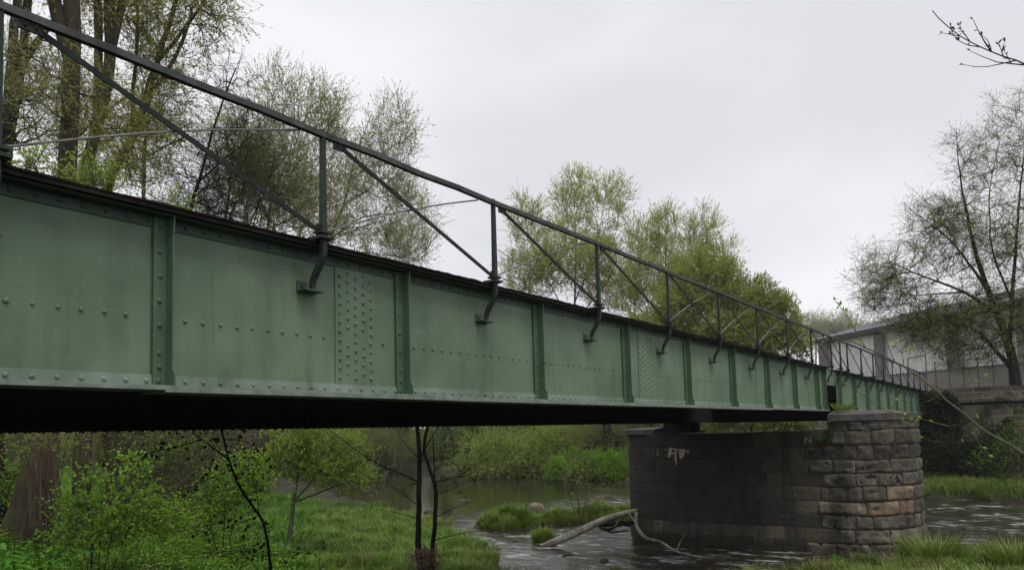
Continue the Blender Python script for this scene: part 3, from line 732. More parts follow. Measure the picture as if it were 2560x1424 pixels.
# ------------------------------------------------------------------ trees
class Skel:
    """branch skeleton: trunk polylines plus limbs grown greedily to points inside the crown envelopes"""
    def __init__(s, seed): s.rng = np.random.default_rng(seed); s.P = []; s.par = []; s.fix = []
    def trunk(s, pts, r0, r1, step=0.6, start=None):
        pts = np.asarray(pts, float)
        seg = np.linalg.norm(np.diff(pts, axis=0), axis=1); L = np.concatenate([[0], np.cumsum(seg)])
        n = max(4, int(L[-1]/step)); u = np.linspace(0, L[-1], n)
        q = np.stack([np.interp(u, L, pts[:, k]) for k in range(3)], -1)
        for _ in range(2): q[1:-1] = q[1:-1]*0.5+(q[:-2]+q[2:])*0.25
        q[1:-1] += s.rng.normal(size=(n-2, 3))*step*0.025
        par = -1 if start is None else start
        ids = []
        for i in range(n):
            s.P.append(q[i]); s.par.append(par); par = len(s.P)-1; ids.append(par)
            s.fix.append(r0+(r1-r0)*(u[i]/L[-1])**0.7)
        s.trunks = getattr(s, 'trunks', []) + [ids]
        return ids
    def nearest(s, p): return int(np.argmin(np.linalg.norm(np.array(s.P)-p, axis=1)))
    def grow(s, ells, n, upbias=0.35, droop=0.0, surf=2.0, wander=0.08, minfrac=0.0):
        rng = s.rng
        vol = np.array([np.prod(e[1]) for e in ells])**0.72; vol /= vol.sum()
        which = rng.choice(len(ells), n, p=vol)
        d = unit(rng.normal(size=(n, 3))); rr = rng.random(n)**(1/surf)
        C = np.array([e[0] for e in ells])[which]; R = np.array([e[1] for e in ells])[which]
        ax0 = np.array([RIGHT[0], RIGHT[1], 0]); ax0 /= np.linalg.norm(ax0); ax1 = np.array([-ax0[1], ax0[0], 0])
        o = d*rr[:, None]*R
        T = C + o[:, :1]*ax0 + o[:, 1:2]*ax1 + o[:, 2:]*np.array([[0, 0, 1.0]])
        n0 = len(s.P); cap = n0+n*6+10
        P = np.zeros((cap, 3)); P[:n0] = np.array(s.P); dirs = np.zeros((cap, 3))
        for i in range(n0):
            if s.par[i] >= 0: dirs[i] = unit(P[i]-P[s.par[i]])
        cur = n0; lo = int(n0*minfrac)
        dist0 = np.min(np.linalg.norm(T[:, None]-P[None, lo:n0:2], axis=2), axis=1)
        for k in np.argsort(dist0+rng.random(n)*0.3*dist0.mean()):
            tgt = T[k]; v = tgt-P[lo:cur]; L = np.linalg.norm(v, axis=1)+1e-6
            cosd = np.einsum('ij,ij->i', v, dirs[lo:cur])/L
            cost = L*(1.25-0.35*cosd)+np.maximum(0, P[lo:cur, 2]-tgt[2])*upbias
            b = lo+int(np.argmin(cost)); A = P[b]; v = tgt-A; D = np.linalg.norm(v)
            if D < 0.05: continue
            m = int(np.clip(D/0.45, 2, 6)); u = np.linspace(0, 1, m+1)[1:]
            d0 = unit(dirs[b]*0.7+unit(v)+np.array([0, 0, 0.25]))
            ctrl = A+d0*D*0.45
            pts = (1-u)[:, None]**2*A+2*((1-u)*u)[:, None]*ctrl+u[:, None]**2*tgt
            pts += rng.normal(size=pts.shape)*D*wander*np.minimum(u, 0.8)[:, None]; pts[:, 2] -= droop*D*u**2
            p = b
            for q in pts:
                P[cur] = q; s.P.append(q); s.par.append(p); s.fix.append(0.0); dirs[cur] = unit(q-P[p]); p = cur; cur += 1
                if cur >= cap-1: break
            if cur >= cap-8: break
        return s
    def finish(s, rtip, rmax, expo=None):
        P = np.array(s.P); par = np.array(s.par); n = len(P); w = np.zeros(n); kids = np.zeros(n, int)
        for i in range(n-1, -1, -1):
            if w[i] == 0: w[i] = 1
            if par[i] >= 0: w[par[i]] += w[i]; kids[par[i]] += 1
        e = expo or math.log(max(rmax/rtip, 1.01))/math.log(max(w.max(), 2))
        r = rtip*w**e; fx = np.array(s.fix); r = np.where(fx > 0, fx, r)
        for i in range(n):
            if par[i] >= 0: r[i] = min(r[i], r[par[i]]*0.93 if fx[i] == 0 else r[i])
        s.Pn, s.parn, s.r, s.kids = P, par, r, kids
        return s
    def wood(s, mb, n_trunk=12, rough=0.12, flare=None):
        seen = set()
        for ti, ids in enumerate(getattr(s, 'trunks', [])):
            mb.tube(s.Pn[ids], s.r[ids], n_trunk, rough=rough, seed=ti, flare=flare if ti == 0 else None); seen.update(ids)
        idx = np.array([i for i in range(len(s.Pn)) if i not in seen and s.parn[i] >= 0])
        if len(idx):
            pa = s.parn[idx]; ra = np.minimum(s.r[pa], s.r[idx]*1.25); big = s.r[idx] > 0.03
            ext = unit(s.Pn[idx]-s.Pn[pa])*(s.r[idx]*0.4)[:, None]
            for sel, nn in ((big, 6), (~big, 4)):
                mb.frusta(s.Pn[pa][sel], (s.Pn[idx]+ext)[sel], ra[sel], s.r[idx][sel], nn)
    def twigs(s, mbw, mbl, per, length, rtw, nleaf, lsize, up=0.25, droop=0.0, rmaxn=0.035, aspect=0.45, spread=0.75, tintbias=0.0, dens=None, ntw=3):
        rng = s.rng
        cand = np.where((s.r < rmaxn) & (s.parn >= 0) & (np.array(s.fix) == 0))[0]
        if dens is not None: cand = cand[rng.random(len(cand)) < dens(s.Pn[cand])]
        base = np.repeat(cand, per); m = len(base)
        if m == 0: return
        a = s.Pn[s.parn[base]]; b = s.Pn[base]; u = rng.random(m)[:, None]
        P0 = a+(b-a)*u; D = unit(unit(b-a)+rng.normal(size=(m, 3))*spread+np.array([0, 0, up]))
        L = length*(0.5+rng.random(m)); r0 = np.minimum(s.r[base]*0.8, rtw)
        P1 = P0+D*(L*0.5)[:, None]; D2 = unit(D+rng.normal(size=(m, 3))*0.25+np.array([0, 0, up*0.6-droop])); P2 = P1+D2*(L*0.5)[:, None]
        mbw.frusta(P0, P1, r0, r0*0.75, ntw); mbw.frusta(P1, P2, r0*0.75, r0*0.4, ntw)
        if nleaf <= 0: return
        k = rng.poisson(nleaf, m); idx = np.repeat(np.arange(m), k); mm = len(idx)
        t = 0.2+0.8*rng.random(mm)**0.7
        pos = np.where((t < 0.5)[:, None], P0[idx]+(P1-P0)[idx]*(t*2)[:, None], P1[idx]+(P2-P1)[idx]*(t*2-1)[:, None])
        ld = unit(D2[idx]*1.0+rng.normal(size=(mm, 3))*0.55+np.array([0, 0, 0.1-droop*0.8]))
        sz = lsize*(0.6+0.8*rng.random(mm))
        cl = vn(pos[:, 0]*0.7+pos[:, 2]*0.5, pos[:, 1]*0.7-pos[:, 2]*0.6, 6)        # each spray has its own shade of green
        mbl.leaves(pos, ld, sz, sz*aspect, rng, np.clip(0.45*cl+0.55*rng.random(mm)+tintbias, 0, 1))

def E(x, y, d, rx, ry, rd=None):
    """crown envelope seen at pixel x, y with half sizes rx, ry in pixels"""
    k = mpp(x, d); return (at(x, y, d), np.array([rx*k, (rd if rd is not None else rx*k), ry*k]))
def pxl(d, *pts):
    return [at(x, y, d if len(q) == 0 else q[0]) for x, y, *q in pts]

def make_tree(name, label, cat, seed, base_px, d, stems, rb, rt, ells, n, bark, leaf, group=None, rtip=0.007, twig=(2, 0.7, 0.006, 5, 0.05),
              upbias=0.35, droop=0.0, tdroop=0.0, up=0.25, surf=2.0, minfrac=0.25, aspect=0.45, flare=None, rough=0.12, basez=None, wander=0.08, rmaxn=0.03, ntr=12, extra=None, spread=0.75, leafname='foliage', twmat=None):
    b = gpt(base_px, d)
    if basez is not None: b[2] = basez
    th = thing(name, label, cat, b, group)
    sk = Skel(seed)
    first = None
    for i, st in enumerate(stems):
        if i == 0 or isinstance(st, tuple) and st[0] == 'base':
            pts = [b-np.array([0, 0, 0.25])]+pxl(d, *(st if i == 0 else st[1:])); sk.trunk(pts, rb if i == 0 else rb*0.75, rt)
        else:
            pts = pxl(d, *st); j = sk.nearest(pts[0]); r_ = max(rt, min(rb*0.5, sk.fix[j]*0.7))
            sk.trunk([sk.P[j]]+pts[1:], r_, rt*0.8, start=j)
    if n: sk.grow(ells, n, upbias, droop, surf, wander, minfrac)
    sk.finish(rtip, rb*0.7)
    w = MB(); sk.wood(w, ntr, rough, flare)
    tw = MB(); lf = MB(); sk.twigs(tw, lf, *twig, up=up, droop=tdroop, aspect=aspect, rmaxn=rmaxn, spread=spread)
    w.build('trunk', bark, th, smooth=True)
    if tw.n: tw.build('twigs', twmat or {'pale_willow_leaf': TW_PALE, 'mist_paled_leaf': TW_PALE, 'bright_green_leaf': TW_PALE, 'yellow_green_leaf': TW_PALE, 'olive_leaf': TW_BROWN}.get(leaf.name, bark), th)
    if extra: extra(sk, lf)
    if lf.n: lf.build(leafname, leaf, th)
    return th

GL = 'tall trees on the left bank'
# -- big straight poplar with flared roots
def root_flare(u, a):
    f = np.clip(1-u/0.15, 0, 1)**1.3
    return (1+f*(1.25+0.5*np.cos(a*5+0.6)+0.3*np.cos(a*2+2.0)))*(1+0.10*np.cos(a*7+1)*(0.3+f)+0.06*np.cos(a*11))
make_tree('poplar_tree', 'thickest straight poplar with moss and a flared root foot, left of the bridge railing', 'tree', 21, 68, 19,
          [[(92, 1250), (118, 1100), (150, 700), (168, 480), (178, 200), (178, -250), (184, -700)], [(178, 40), (240, -150), (280, -400)], [(176, 120), (120, -60), (70, -300)]],
          0.245, 0.15, [E(150, -120, 19, 160, 150, 2.0), E(120, 250, 19, 160, 190, 2.0), E(230, 330, 19, 80, 110, 1.0)], 230, BK_BIG, LF_YEL, GL,
          twig=(3, 0.8, 0.005, 6, 0.065), tdroop=0.55, flare=root_flare, rough=0.2, ntr=44, aspect=0.4)
make_tree('poplar_tree', 'leaning poplar forking just right of the thickest trunk, yellow catkins hanging', 'tree', 22, 205, 22,
          [[(207, 1150), (210, 1075), (206, 560), (212, 400), (236, 325), (268, 255), (278, 146), (270, 0), (262, -400)], [(278, 146), (300, 60), (330, -150)], [(236, 325), (246, 230), (250, 100), (236, -60)]],
          0.22, 0.12, [E(280, -60, 22, 120, 120, 2), E(290, 330, 22, 90, 150, 2)], 300, BK_BIG, LF_YEL, GL,
          twig=(3, 0.8, 0.005, 7, 0.065), tdroop=0.55, aspect=0.45)
make_tree('poplar_tree', 'many stemmed yellowish poplar spreading right, catkin clusters on its limbs', 'tree', 23, 300, 24,
          [[(290, 1180), (275, 1075), (258, 600), (262, 440), (335, 350), (365, 255), (385, 160), (428, 45), (470, -120)], [(335, 350), (330, 220), (347, 100), (340, -80)], [(385, 160), (450, 90), (500, 20), (560, -60)], [(365, 255), (420, 200), (450, 120), (480, 30)]],
          0.26, 0.05, [E(400, 60, 24, 150, 150), E(400, 270, 24, 100, 140), E(480, -60, 24, 130, 110), E(540, 40, 24, 75, 55, 1.5)], 430, BK_BIG, LF_YEL, GL,
          twig=(3, 0.75, 0.005, 8, 0.066), tdroop=0.45, aspect=0.42)
make_tree('poplar_tree', 'slim twisted dark trunk with yellow sprays in front of the mid willows', 'tree', 24, 360, 26,
          [[(375, 1190), (400, 1100), (385, 800), (356, 520), (362, 400), (372, 260), (395, 120)], [(362, 400), (420, 360), (470, 340)]],
          0.17, 0.03, [E(390, 330, 26, 80, 130), E(380, 150, 26, 70, 120), E(330, 430, 26, 70, 60)], 260, BK_MID, LF_YEL, GL,
          twig=(3, 0.7, 0.006, 6, 0.055), tdroop=0.4)
for k, (lab, pts, sd) in enumerate((('dark slim tree at the very left edge, bare limbs pointing right', [(-40, 1150), (-35, 700), (12, 330), (26, 180), (32, 70), (52, -60), (60, -400)], 31),
                                    ('dark forked tree second from the left edge with bare purple brown limbs', [(-10, 1150), (-5, 700), (22, 340), (44, 220), (60, 100), (72, -20), (90, -400)], 32))):
    make_tree('dark_tree', lab, 'tree', sd, -25+30*k, 27+1.5*k, [pts, [(28, 180), (80, 130), (130, 60)]], 0.24, 0.10,
              [E(90, 230, 27, 110, 170, 3), E(60, -100, 27, 100, 100)], 250, BK_DARK, LF_PALE, GL, twig=(2, 0.9, 0.006, 2, 0.06), droop=0.06)
make_tree('young_maple', 'fresh green young tree whose leafy top shows just over the girder beside the thick trunk', 'tree', 33, 232, 15.5,
          [[(236, 1000), (232, 700), (236, 480)], [(233, 800), (180, 600), (95, 430)]], 0.028, 0.01,
          [E(235, 455, 15.5, 70, 55), E(90, 425, 15.5, 60, 40), E(170, 560, 15.5, 110, 90), E(420, 520, 15.5, 60, 30)], 240, BK_OLIVE, LF_SPRING, twig=(3, 0.35, 0.004, 5, 0.07), aspect=0.4, minfrac=0.4, tdroop=0.3)
# -- middle willows
GW = 'tall trees behind the railing'
make_tree('alder_tree', 'dark twiggy tree leaning right with dense black twig tips against the sky', 'tree', 41, 267, 27,
          [[(285, 1230), (306, 1180), (337, 1075), (400, 850), (440, 650), (500, 440), (545, 280), (590, 170)], [(440, 650), (420, 560), (480, 480), (600, 420)], [(500, 440), (560, 400), (640, 330)]],
          0.20, 0.02, [E(570, 210, 27, 80, 100), E(610, 320, 27, 90, 60), E(520, 450, 27, 140, 120), E(440, 560, 27, 110, 90)], 400, BK_DARK, LF_DARK, GW,
          twig=(3, 0.6, 0.005, 2, 0.045), up=0.1, upbias=0.1)
make_tree('willow_tree', 'olive willow with upright brush like crown top, directly left of the rounded pale willow', 'tree', 42, 600, 42,
          [[(625, 1100), (640, 850), (668, 565), (682, 480), (722, 400), (762, 300)], [(668, 565), (640, 460), (660, 330), (690, 220)], [(682, 480), (760, 440), (830, 350)], [(722, 400), (740, 320), (735, 230)]],
          0.24, 0.018, [E(780, 300, 42, 95, 115), E(680, 240, 42, 60, 100), E(620, 380, 42, 110, 130), E(720, 440, 42, 140, 110), E(830, 330, 42, 50, 90), E(760, 560, 42, 130, 80)], 900, BK_MID, LF_PALE, GW,
          twig=(3, 1.15, 0.006, 10, 0.09), up=0.5, surf=2.6, spread=0.5, aspect=0.4, rtip=0.011)
make_tree('willow_tree', 'dark stemmed willow behind the first railing brace, many thin vertical stems', 'tree', 43, 517, 29,
          [[(520, 1200), (527, 1093), (545, 800), (560, 560), (575, 470), (590, 330)], [(560, 560), (590, 500), (640, 420)], [(545, 800), (600, 620), (650, 500), (690, 400)], [(545, 800), (610, 640), (640, 560), (655, 430)]],
          0.20, 0.015, [E(600, 420, 29, 130, 130), E(680, 480, 29, 120, 110), E(560, 540, 29, 130, 80)], 560, BK_DARK, LF_OLIVE, GW,
          twig=(4, 0.9, 0.005, 7, 0.06), spread=0.5, up=0.4)
make_tree('willow_tree', 'rounded pale willow whose brush of twigs stands right of the second post', 'tree', 44, 665, 46,
          [[(670, 1100), (690, 1000), (735, 780), (820, 605), (858, 520), (888, 395), (905, 345), (930, 285)], [(888, 395), (960, 330), (1000, 300)], [(858, 520), (930, 470), (1010, 400)], [(820, 605), (900, 540), (1010, 530), (1070, 520)], [(800, 640), (900, 625), (980, 640), (1060, 650)]],
          0.26, 0.016, [E(980, 360, 46, 68, 118), E(900, 420, 46, 70, 90), E(1000, 470, 46, 50, 60), E(1020, 560, 46, 85, 90), E(980, 630, 46, 120, 60), E(850, 520, 46, 110, 100)], 950, BK_MID, LF_PALE, GW,
          twig=(3, 1.15, 0.006, 10, 0.09), up=0.4, surf=2.8, spread=0.5, aspect=0.4, rtip=0.011)
# -- far bank centre
GC = 'pale trees on the far bank'
make_tree('poplar_tree', 'pale fanned tree with two rounded tops in the middle of the sky', 'tree', 51, 1440, 66,
          [[(1440, 1000), (1436, 820), (1440, 620), (1436, 470)], [(1436, 820), (1370, 700), (1320, 590), (1305, 500)], [(1440, 760), (1490, 620), (1520, 460)], [(1437, 850), (1340, 770), (1270, 690)], [(1438, 800), (1530, 690), (1565, 560)]],
          0.26, 0.015, [E(1440, 500, 66, 65, 70), E(1530, 510, 66, 50, 70), E(1310, 550, 66, 45, 70), E(1420, 640, 66, 130, 90), E(1330, 690, 66, 80, 80), E(1510, 690, 66, 80, 100)], 1000, BK_OLIVE, LF_CENTRE, GC, twmat=TW_PALE,
          twig=(4, 1.2, 0.006, 13, 0.12), up=0.5, surf=2.4, spread=0.55, aspect=0.45, rtip=0.011)
make_tree('poplar_tree', 'pale upright feathery tree standing directly behind the bright green trees', 'tree', 52, 1650, 70,
          [[(1650, 1000), (1655, 800), (1672, 520)], [(1652, 850), (1600, 700), (1592, 560)], [(1655, 800), (1720, 650), (1755, 530)], [(1655, 820), (1760, 720), (1815, 620)], [(1652, 860), (1560, 760), (1545, 620)]],
          0.24, 0.015, [E(1665, 600, 70, 45, 90), E(1600, 630, 70, 45, 90), E(1755, 600, 70, 50, 85), E(1805, 660, 70, 40, 70), E(1680, 720, 70, 130, 100), E(1560, 740, 70, 60, 70)], 950, BK_OLIVE, LF_CENTRE, GC, twmat=TW_PALE,
          twig=(4, 1.3, 0.006, 13, 0.12), up=0.7, surf=2.4, spread=0.45, aspect=0.45, rtip=0.011)
make_tree('maple_tree', 'bright green leafy tree, taller of the two behind the railing at centre right', 'tree', 53, 1760, 60,
          [[(1765, 1000), (1768, 860), (1770, 650)], [(1768, 860), (1690, 780), (1640, 740)], [(1768, 840), (1840, 740), (1860, 690)]],
          0.24, 0.015, [E(1765, 700, 60, 90, 85), E(1700, 780, 60, 90, 70), E(1830, 760, 60, 80, 80), E(1620, 830, 60, 90, 50), E(1770, 850, 60, 130, 80)], 900, BK_MID, LF_BRIGHT,
          twig=(5, 0.8, 0.006, 16, 0.13), surf=1.9, up=0.3, spread=0.6, aspect=0.5)
make_tree('maple_tree', 'bright green leafy tree, lower and nearest the white building', 'tree', 54, 1910, 62,
          [[(1912, 1000), (1915, 880), (1905, 720)], [(1914, 900), (1960, 820), (1985, 780)]],
          0.2, 0.015, [E(1890, 760, 62, 65, 70), E(1940, 800, 62, 60, 75), E(1985, 850, 62, 32, 75), E(1880, 850, 62, 110, 70)], 700, BK_MID, LF_BRIGHT,
          twig=(5, 0.8, 0.006, 16, 0.13), surf=1.9, up=0.3, spread=0.6, aspect=0.5)
# -- right-hand tree on the abutment
make_tree('spreading_tree', 'big dark bare looking tree with tiny leaves rooted on top of the abutment', 'tree', 61, 2548, 48.5,
          [[(2538, 930), (2524, 860), (2490, 780), (2440, 640), (2400, 450), (2392, 350)], [(2524, 860), (2530, 760), (2540, 620), (2555, 420), (2580, 260)], [(2490, 780), (2400, 720), (2300, 690), (2200, 640)],
           [(2538, 930), (2490, 880), (2440, 810), (2330, 800), (2230, 780)], [(2470, 730), (2380, 600), (2300, 540), (2270, 520)], [(2530, 760), (2480, 640), (2470, 480), (2500, 350)], [(2400, 720), (2290, 740), (2190, 730), (2150, 720)]],
          0.30, 0.012, [E(2235, 690, 48.5, 115, 100), E(2330, 560, 48.5, 95, 90), E(2420, 420, 48.5, 60, 110), E(2540, 380, 48.5, 90, 170), E(2420, 600, 48.5, 120, 110), E(2540, 620, 48.5, 100, 150), E(2400, 810, 48.5, 140, 80), E(2290, 790, 48.5, 100, 45), E(2430, 880, 48.5, 90, 50), E(2540, 830, 48.5, 70, 70), E(2320, 830, 48.5, 110, 40), E(2210, 740, 48.5, 75, 60), E(2480, 760, 48.5, 120, 80)], 1900, BK_DARK, LF_SPRING,
          twmat=BK_DARK, rtip=0.009, twig=(5, 0.95, 0.005, 4, 0.075), spread=0.55, up=0.1, surf=2.0, basez=5.2, droop=0.06, tdroop=0.25, minfrac=0.12)
# -- far hazy trees
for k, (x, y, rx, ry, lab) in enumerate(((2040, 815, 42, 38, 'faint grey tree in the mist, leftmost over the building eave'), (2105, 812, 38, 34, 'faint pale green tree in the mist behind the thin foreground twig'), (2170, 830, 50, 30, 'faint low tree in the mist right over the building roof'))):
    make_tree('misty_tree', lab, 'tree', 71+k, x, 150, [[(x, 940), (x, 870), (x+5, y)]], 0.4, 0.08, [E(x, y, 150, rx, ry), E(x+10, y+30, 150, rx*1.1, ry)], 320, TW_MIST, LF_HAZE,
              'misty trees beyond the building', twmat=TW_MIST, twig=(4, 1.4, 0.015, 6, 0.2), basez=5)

# ------------------------------------------------------------------ trees and shrubs seen under the bridge
make_tree('small_willow', 'small crooked willow with pale green spring leaves on the grassy bank under the bridge', 'tree', 81, 716, 19.8,
          [[(716, 1330), (728, 1295), (742, 1262), (735, 1235), (738, 1180), (760, 1090)], [(738, 1200), (700, 1150), (680, 1100)], [(740, 1250), (800, 1180), (860, 1120)], [(742, 1262), (790, 1235), (880, 1200)]],
          0.085, 0.02, [E(720, 1105, 19.8, 55, 55), E(790, 1100, 19.8, 60, 50), E(870, 1110, 19.8, 60, 55), E(830, 1170, 19.8, 65, 50), E(690, 1160, 19.8, 45, 40), E(900, 1190, 19.8, 55, 30), E(760, 1170, 19.8, 40, 40)], 420, BK_OLIVE, LF_SPRING, twmat=BK_OLIVE,
          twig=(3, 0.34, 0.0025, 8, 0.062), minfrac=0.4, rtip=0.003, surf=2.8, wander=0.12)
make_tree('bramble_shrub', 'light green leafy shrub beside the flared poplar foot', 'shrub', 82, 245, 15.0,
          [[(250, 1330), (255, 1250), (262, 1190)], ('base', (215, 1330), (180, 1270), (165, 1235)), ('base', (300, 1330), (340, 1270), (385, 1225)), ('base', (280, 1320), (310, 1220), (325, 1150)), ('base', (300, 1350), (390, 1310), (440, 1280))],
          0.016, 0.004, [E(190, 1270, 15.0, 60, 45), E(270, 1290, 15.0, 110, 55), E(360, 1270, 15.0, 80, 55), E(430, 1310, 15.0, 70, 35), E(230, 1215, 15.0, 55, 35), E(330, 1175, 15.0, 60, 30, 0.6), E(240, 1345, 15.0, 130, 30)], 260, BK_MID, LF_FRESH,
          twig=(3, 0.34, 0.003, 3.2, 0.062), minfrac=0.0, rtip=0.003, aspect=0.75, surf=2.9, wander=0.15)
for k, (x, d, lab, ell, n_, lf_, tw_) in enumerate((
    (400, 21, 'tangle of thin bare branches with few leaves right of the leafy shrub', [(380, 1150, 90, 70), (440, 1190, 80, 60), (350, 1220, 70, 50), (480, 1130, 70, 50)], 330, LF_FRESH, (3, 0.5, 0.004, 1.2, 0.06)),
    (120, 17.5, 'leafy sprays hanging in front of the flared poplar trunk', [(50, 1095, 60, 25), (165, 1098, 60, 22)], 60, LF_YEL, (2, 0.35, 0.003, 3, 0.05)),
    (560, 17, 'light green leafy sapling behind the black sapling', [(560, 1230, 70, 60), (610, 1180, 60, 50), (500, 1290, 60, 40)], 200, LF_FRESH, (3, 0.3, 0.003, 4, 0.06)),
    (20, 21, 'thin tangled bush before the timber platform', [(20, 1230, 60, 50), (60, 1200, 50, 50)], 130, LF_FRESH, (3, 0.4, 0.003, 2, 0.06)),
    (330, 33, 'grey green thicket behind the leaning trunks', [(300, 1110, 110, 50), (430, 1120, 90, 45), (200, 1110, 90, 50)], 330, LF_SPRING, (3, 0.7, 0.005, 6, 0.08)))):
    make_tree('thicket', lab, 'shrub', 180+k, x, d, [[(x, 1260), (ell[0][0], ell[0][1])]]+[('base', ((x+e[0])/2, 1270), (e[0], e[1])) for e in ell[1:]], 0.025, 0.006, [E(a_, b_, d, c_, e_) for a_, b_, c_, e_ in ell], n_, BK_MID, lf_,
              twig=tw_, minfrac=0.1, rtip=0.003, surf=2.6, wander=0.13, aspect=0.65)
def arching():
    b = gpt(400, 18.5); th = thing('brushwood', 'tangle of long thin grey branches arching up to the right between the left trunks', 'brushwood', b)
    rng = np.random.default_rng(190); m = MB()
    for k in range(75):
        d = rng.uniform(17, 23); x0 = rng.uniform(250, 520); y0 = rng.uniform(1215, 1290); x1 = x0+rng.uniform(20, 240); y1 = rng.uniform(1070, 1190)
        P = np.array([at(x0, y0, d), at(x0*0.6+x1*0.4+rng.normal()*12, y0*0.55+y1*0.45+rng.normal()*14, d+rng.normal()*0.3), at(x1, y1, d+rng.normal()*0.6)])
        u = np.linspace(0, 1, 9)[:, None]; q = (1-u)**2*P[0]+2*u*(1-u)*P[1]+u**2*P[2]; q[1:-1] += rng.normal(size=(7, 3))*0.03
        r = rng.choice([0.008, 0.012, 0.02, 0.035], p=[.4, .3, .2, .1]); m.tube(q, np.linspace(r, r*0.3, 9), 5)
        for i in range(2, 8):
            if rng.random() < 0.7:
                D = unit(unit(q[i+1]-q[i])+rng.normal(size=3)*0.6+np.array([0, 0, 0.2])); e = q[i]+D*rng.uniform(0.25, 0.8); m.frusta([q[i]], [e], r*0.35, 0.002, 3)
    m.build('branches', BK_MID, th)
arching()
# -- leaning dead stems between the trunks
for k, (pts, d, r) in enumerate((([(348, 1250), (397, 1198), (430, 1100), (455, 1000)], 26, 0.17), ([(455, 1240), (476, 1163), (502, 1090), (540, 980)], 30, 0.2), ([(655, 1190), (650, 1130), (655, 1060), (670, 900)], 45, 0.3), ([(268, 1270), (300, 1170), (345, 1060), (390, 950)], 24, 0.14))):
    lab = ['leaning brown trunk, second from the leafy shrub', 'leaning brown trunk just left of the upright trunk behind the dark sapling', 'upright trunk in the far meadow behind the dark sapling', 'leaning trunk directly behind the leafy shrub'][k]
    make_tree('leaning_tree', lab, 'tree', 90+k, pts[0][0], d, [pts[1:]], r, r*0.6, [E(pts[2][0]+20, 1090, d, 110, 60), E(pts[2][0]-30, 1130, d, 120, 80), E(pts[2][0]+60, 1160, d, 100, 60)], 300, BK_MID, LF_OLIVE, 'trunks on the bank seen under the bridge',
              twig=(3, 0.6, 0.005, 3, 0.05), minfrac=0.15, droop=0.05)
# -- dark sapling under the deck
def sap():
    d = 9.4; b = at(684, 1500, d); b[2] = float(ground(b[0], b[1]))
    th = thing('dark_sapling', 'thin black sapling with round dark leaves bending left under the bridge', 'tree', b)
    sk = Skel(101)
    sk.trunk([b-np.array([0, 0, 0.1])]+pxl(d, (678, 1424), (668, 1340), (655, 1287), (605, 1235), (574, 1160), (562, 1105), (553, 1072)), 0.030, 0.011, 0.12)
    for pts, r in (([(570, 1150), (525, 1112), (480, 1078)], 0.012), ([(655, 1287), (640, 1200), (608, 1155)], 0.005), ([(650, 1293), (600, 1310), (540, 1325), (500, 1345)], 0.006), ([(652, 1300), (635, 1340), (618, 1395)], 0.004),
                   ([(574, 1175), (520, 1195), (470, 1220)], 0.005), ([(500, 1095), (440, 1120), (360, 1130), (290, 1160)], 0.007), ([(570, 1090), (620, 1095), (650, 1130), (680, 1165)], 0.006), ([(672, 1380), (740, 1375), (790, 1385)], 0.005), ([(672, 1370), (620, 1380), (590, 1400)], 0.004)):
        q = pxl(d, *pts); j = sk.nearest(q[0]); sk.trunk([sk.P[j]]+q[1:], r, r*0.5, 0.1, start=j)
    sk.finish(0.003, 0.03)
    w = MB(); sk.wood(w, 8, 0.1); w.build('trunk', BK_BLACK, th, smooth=True)
    rng = np.random.default_rng(4); lf = MB()
    P = []
    for ids in sk.trunks[1:]:
        for i in ids[1:]: P += [sk.Pn[i]]*7
    for i in sk.trunks[0][len(sk.trunks[0])//2:]: P += [sk.Pn[i]]*5
    P = np.array(P); m = len(P); P = P+rng.normal(size=(m, 3))*0.075
    n = 8; a = np.arange(n)*2*math.pi/n
    for p in P:
        s_ = rng.uniform(0.012, 0.028); u = unit(rng.normal(size=3)); v = unit(np.cross(u, rng.normal(size=3)))
        lf.add(p+(u[None]*np.cos(a)[:, None]*0.85+v[None]*np.sin(a)[:, None])*s_, np.arange(n)[None], rng.random())
    lf.build('foliage', LF_DARK, th)
sap()
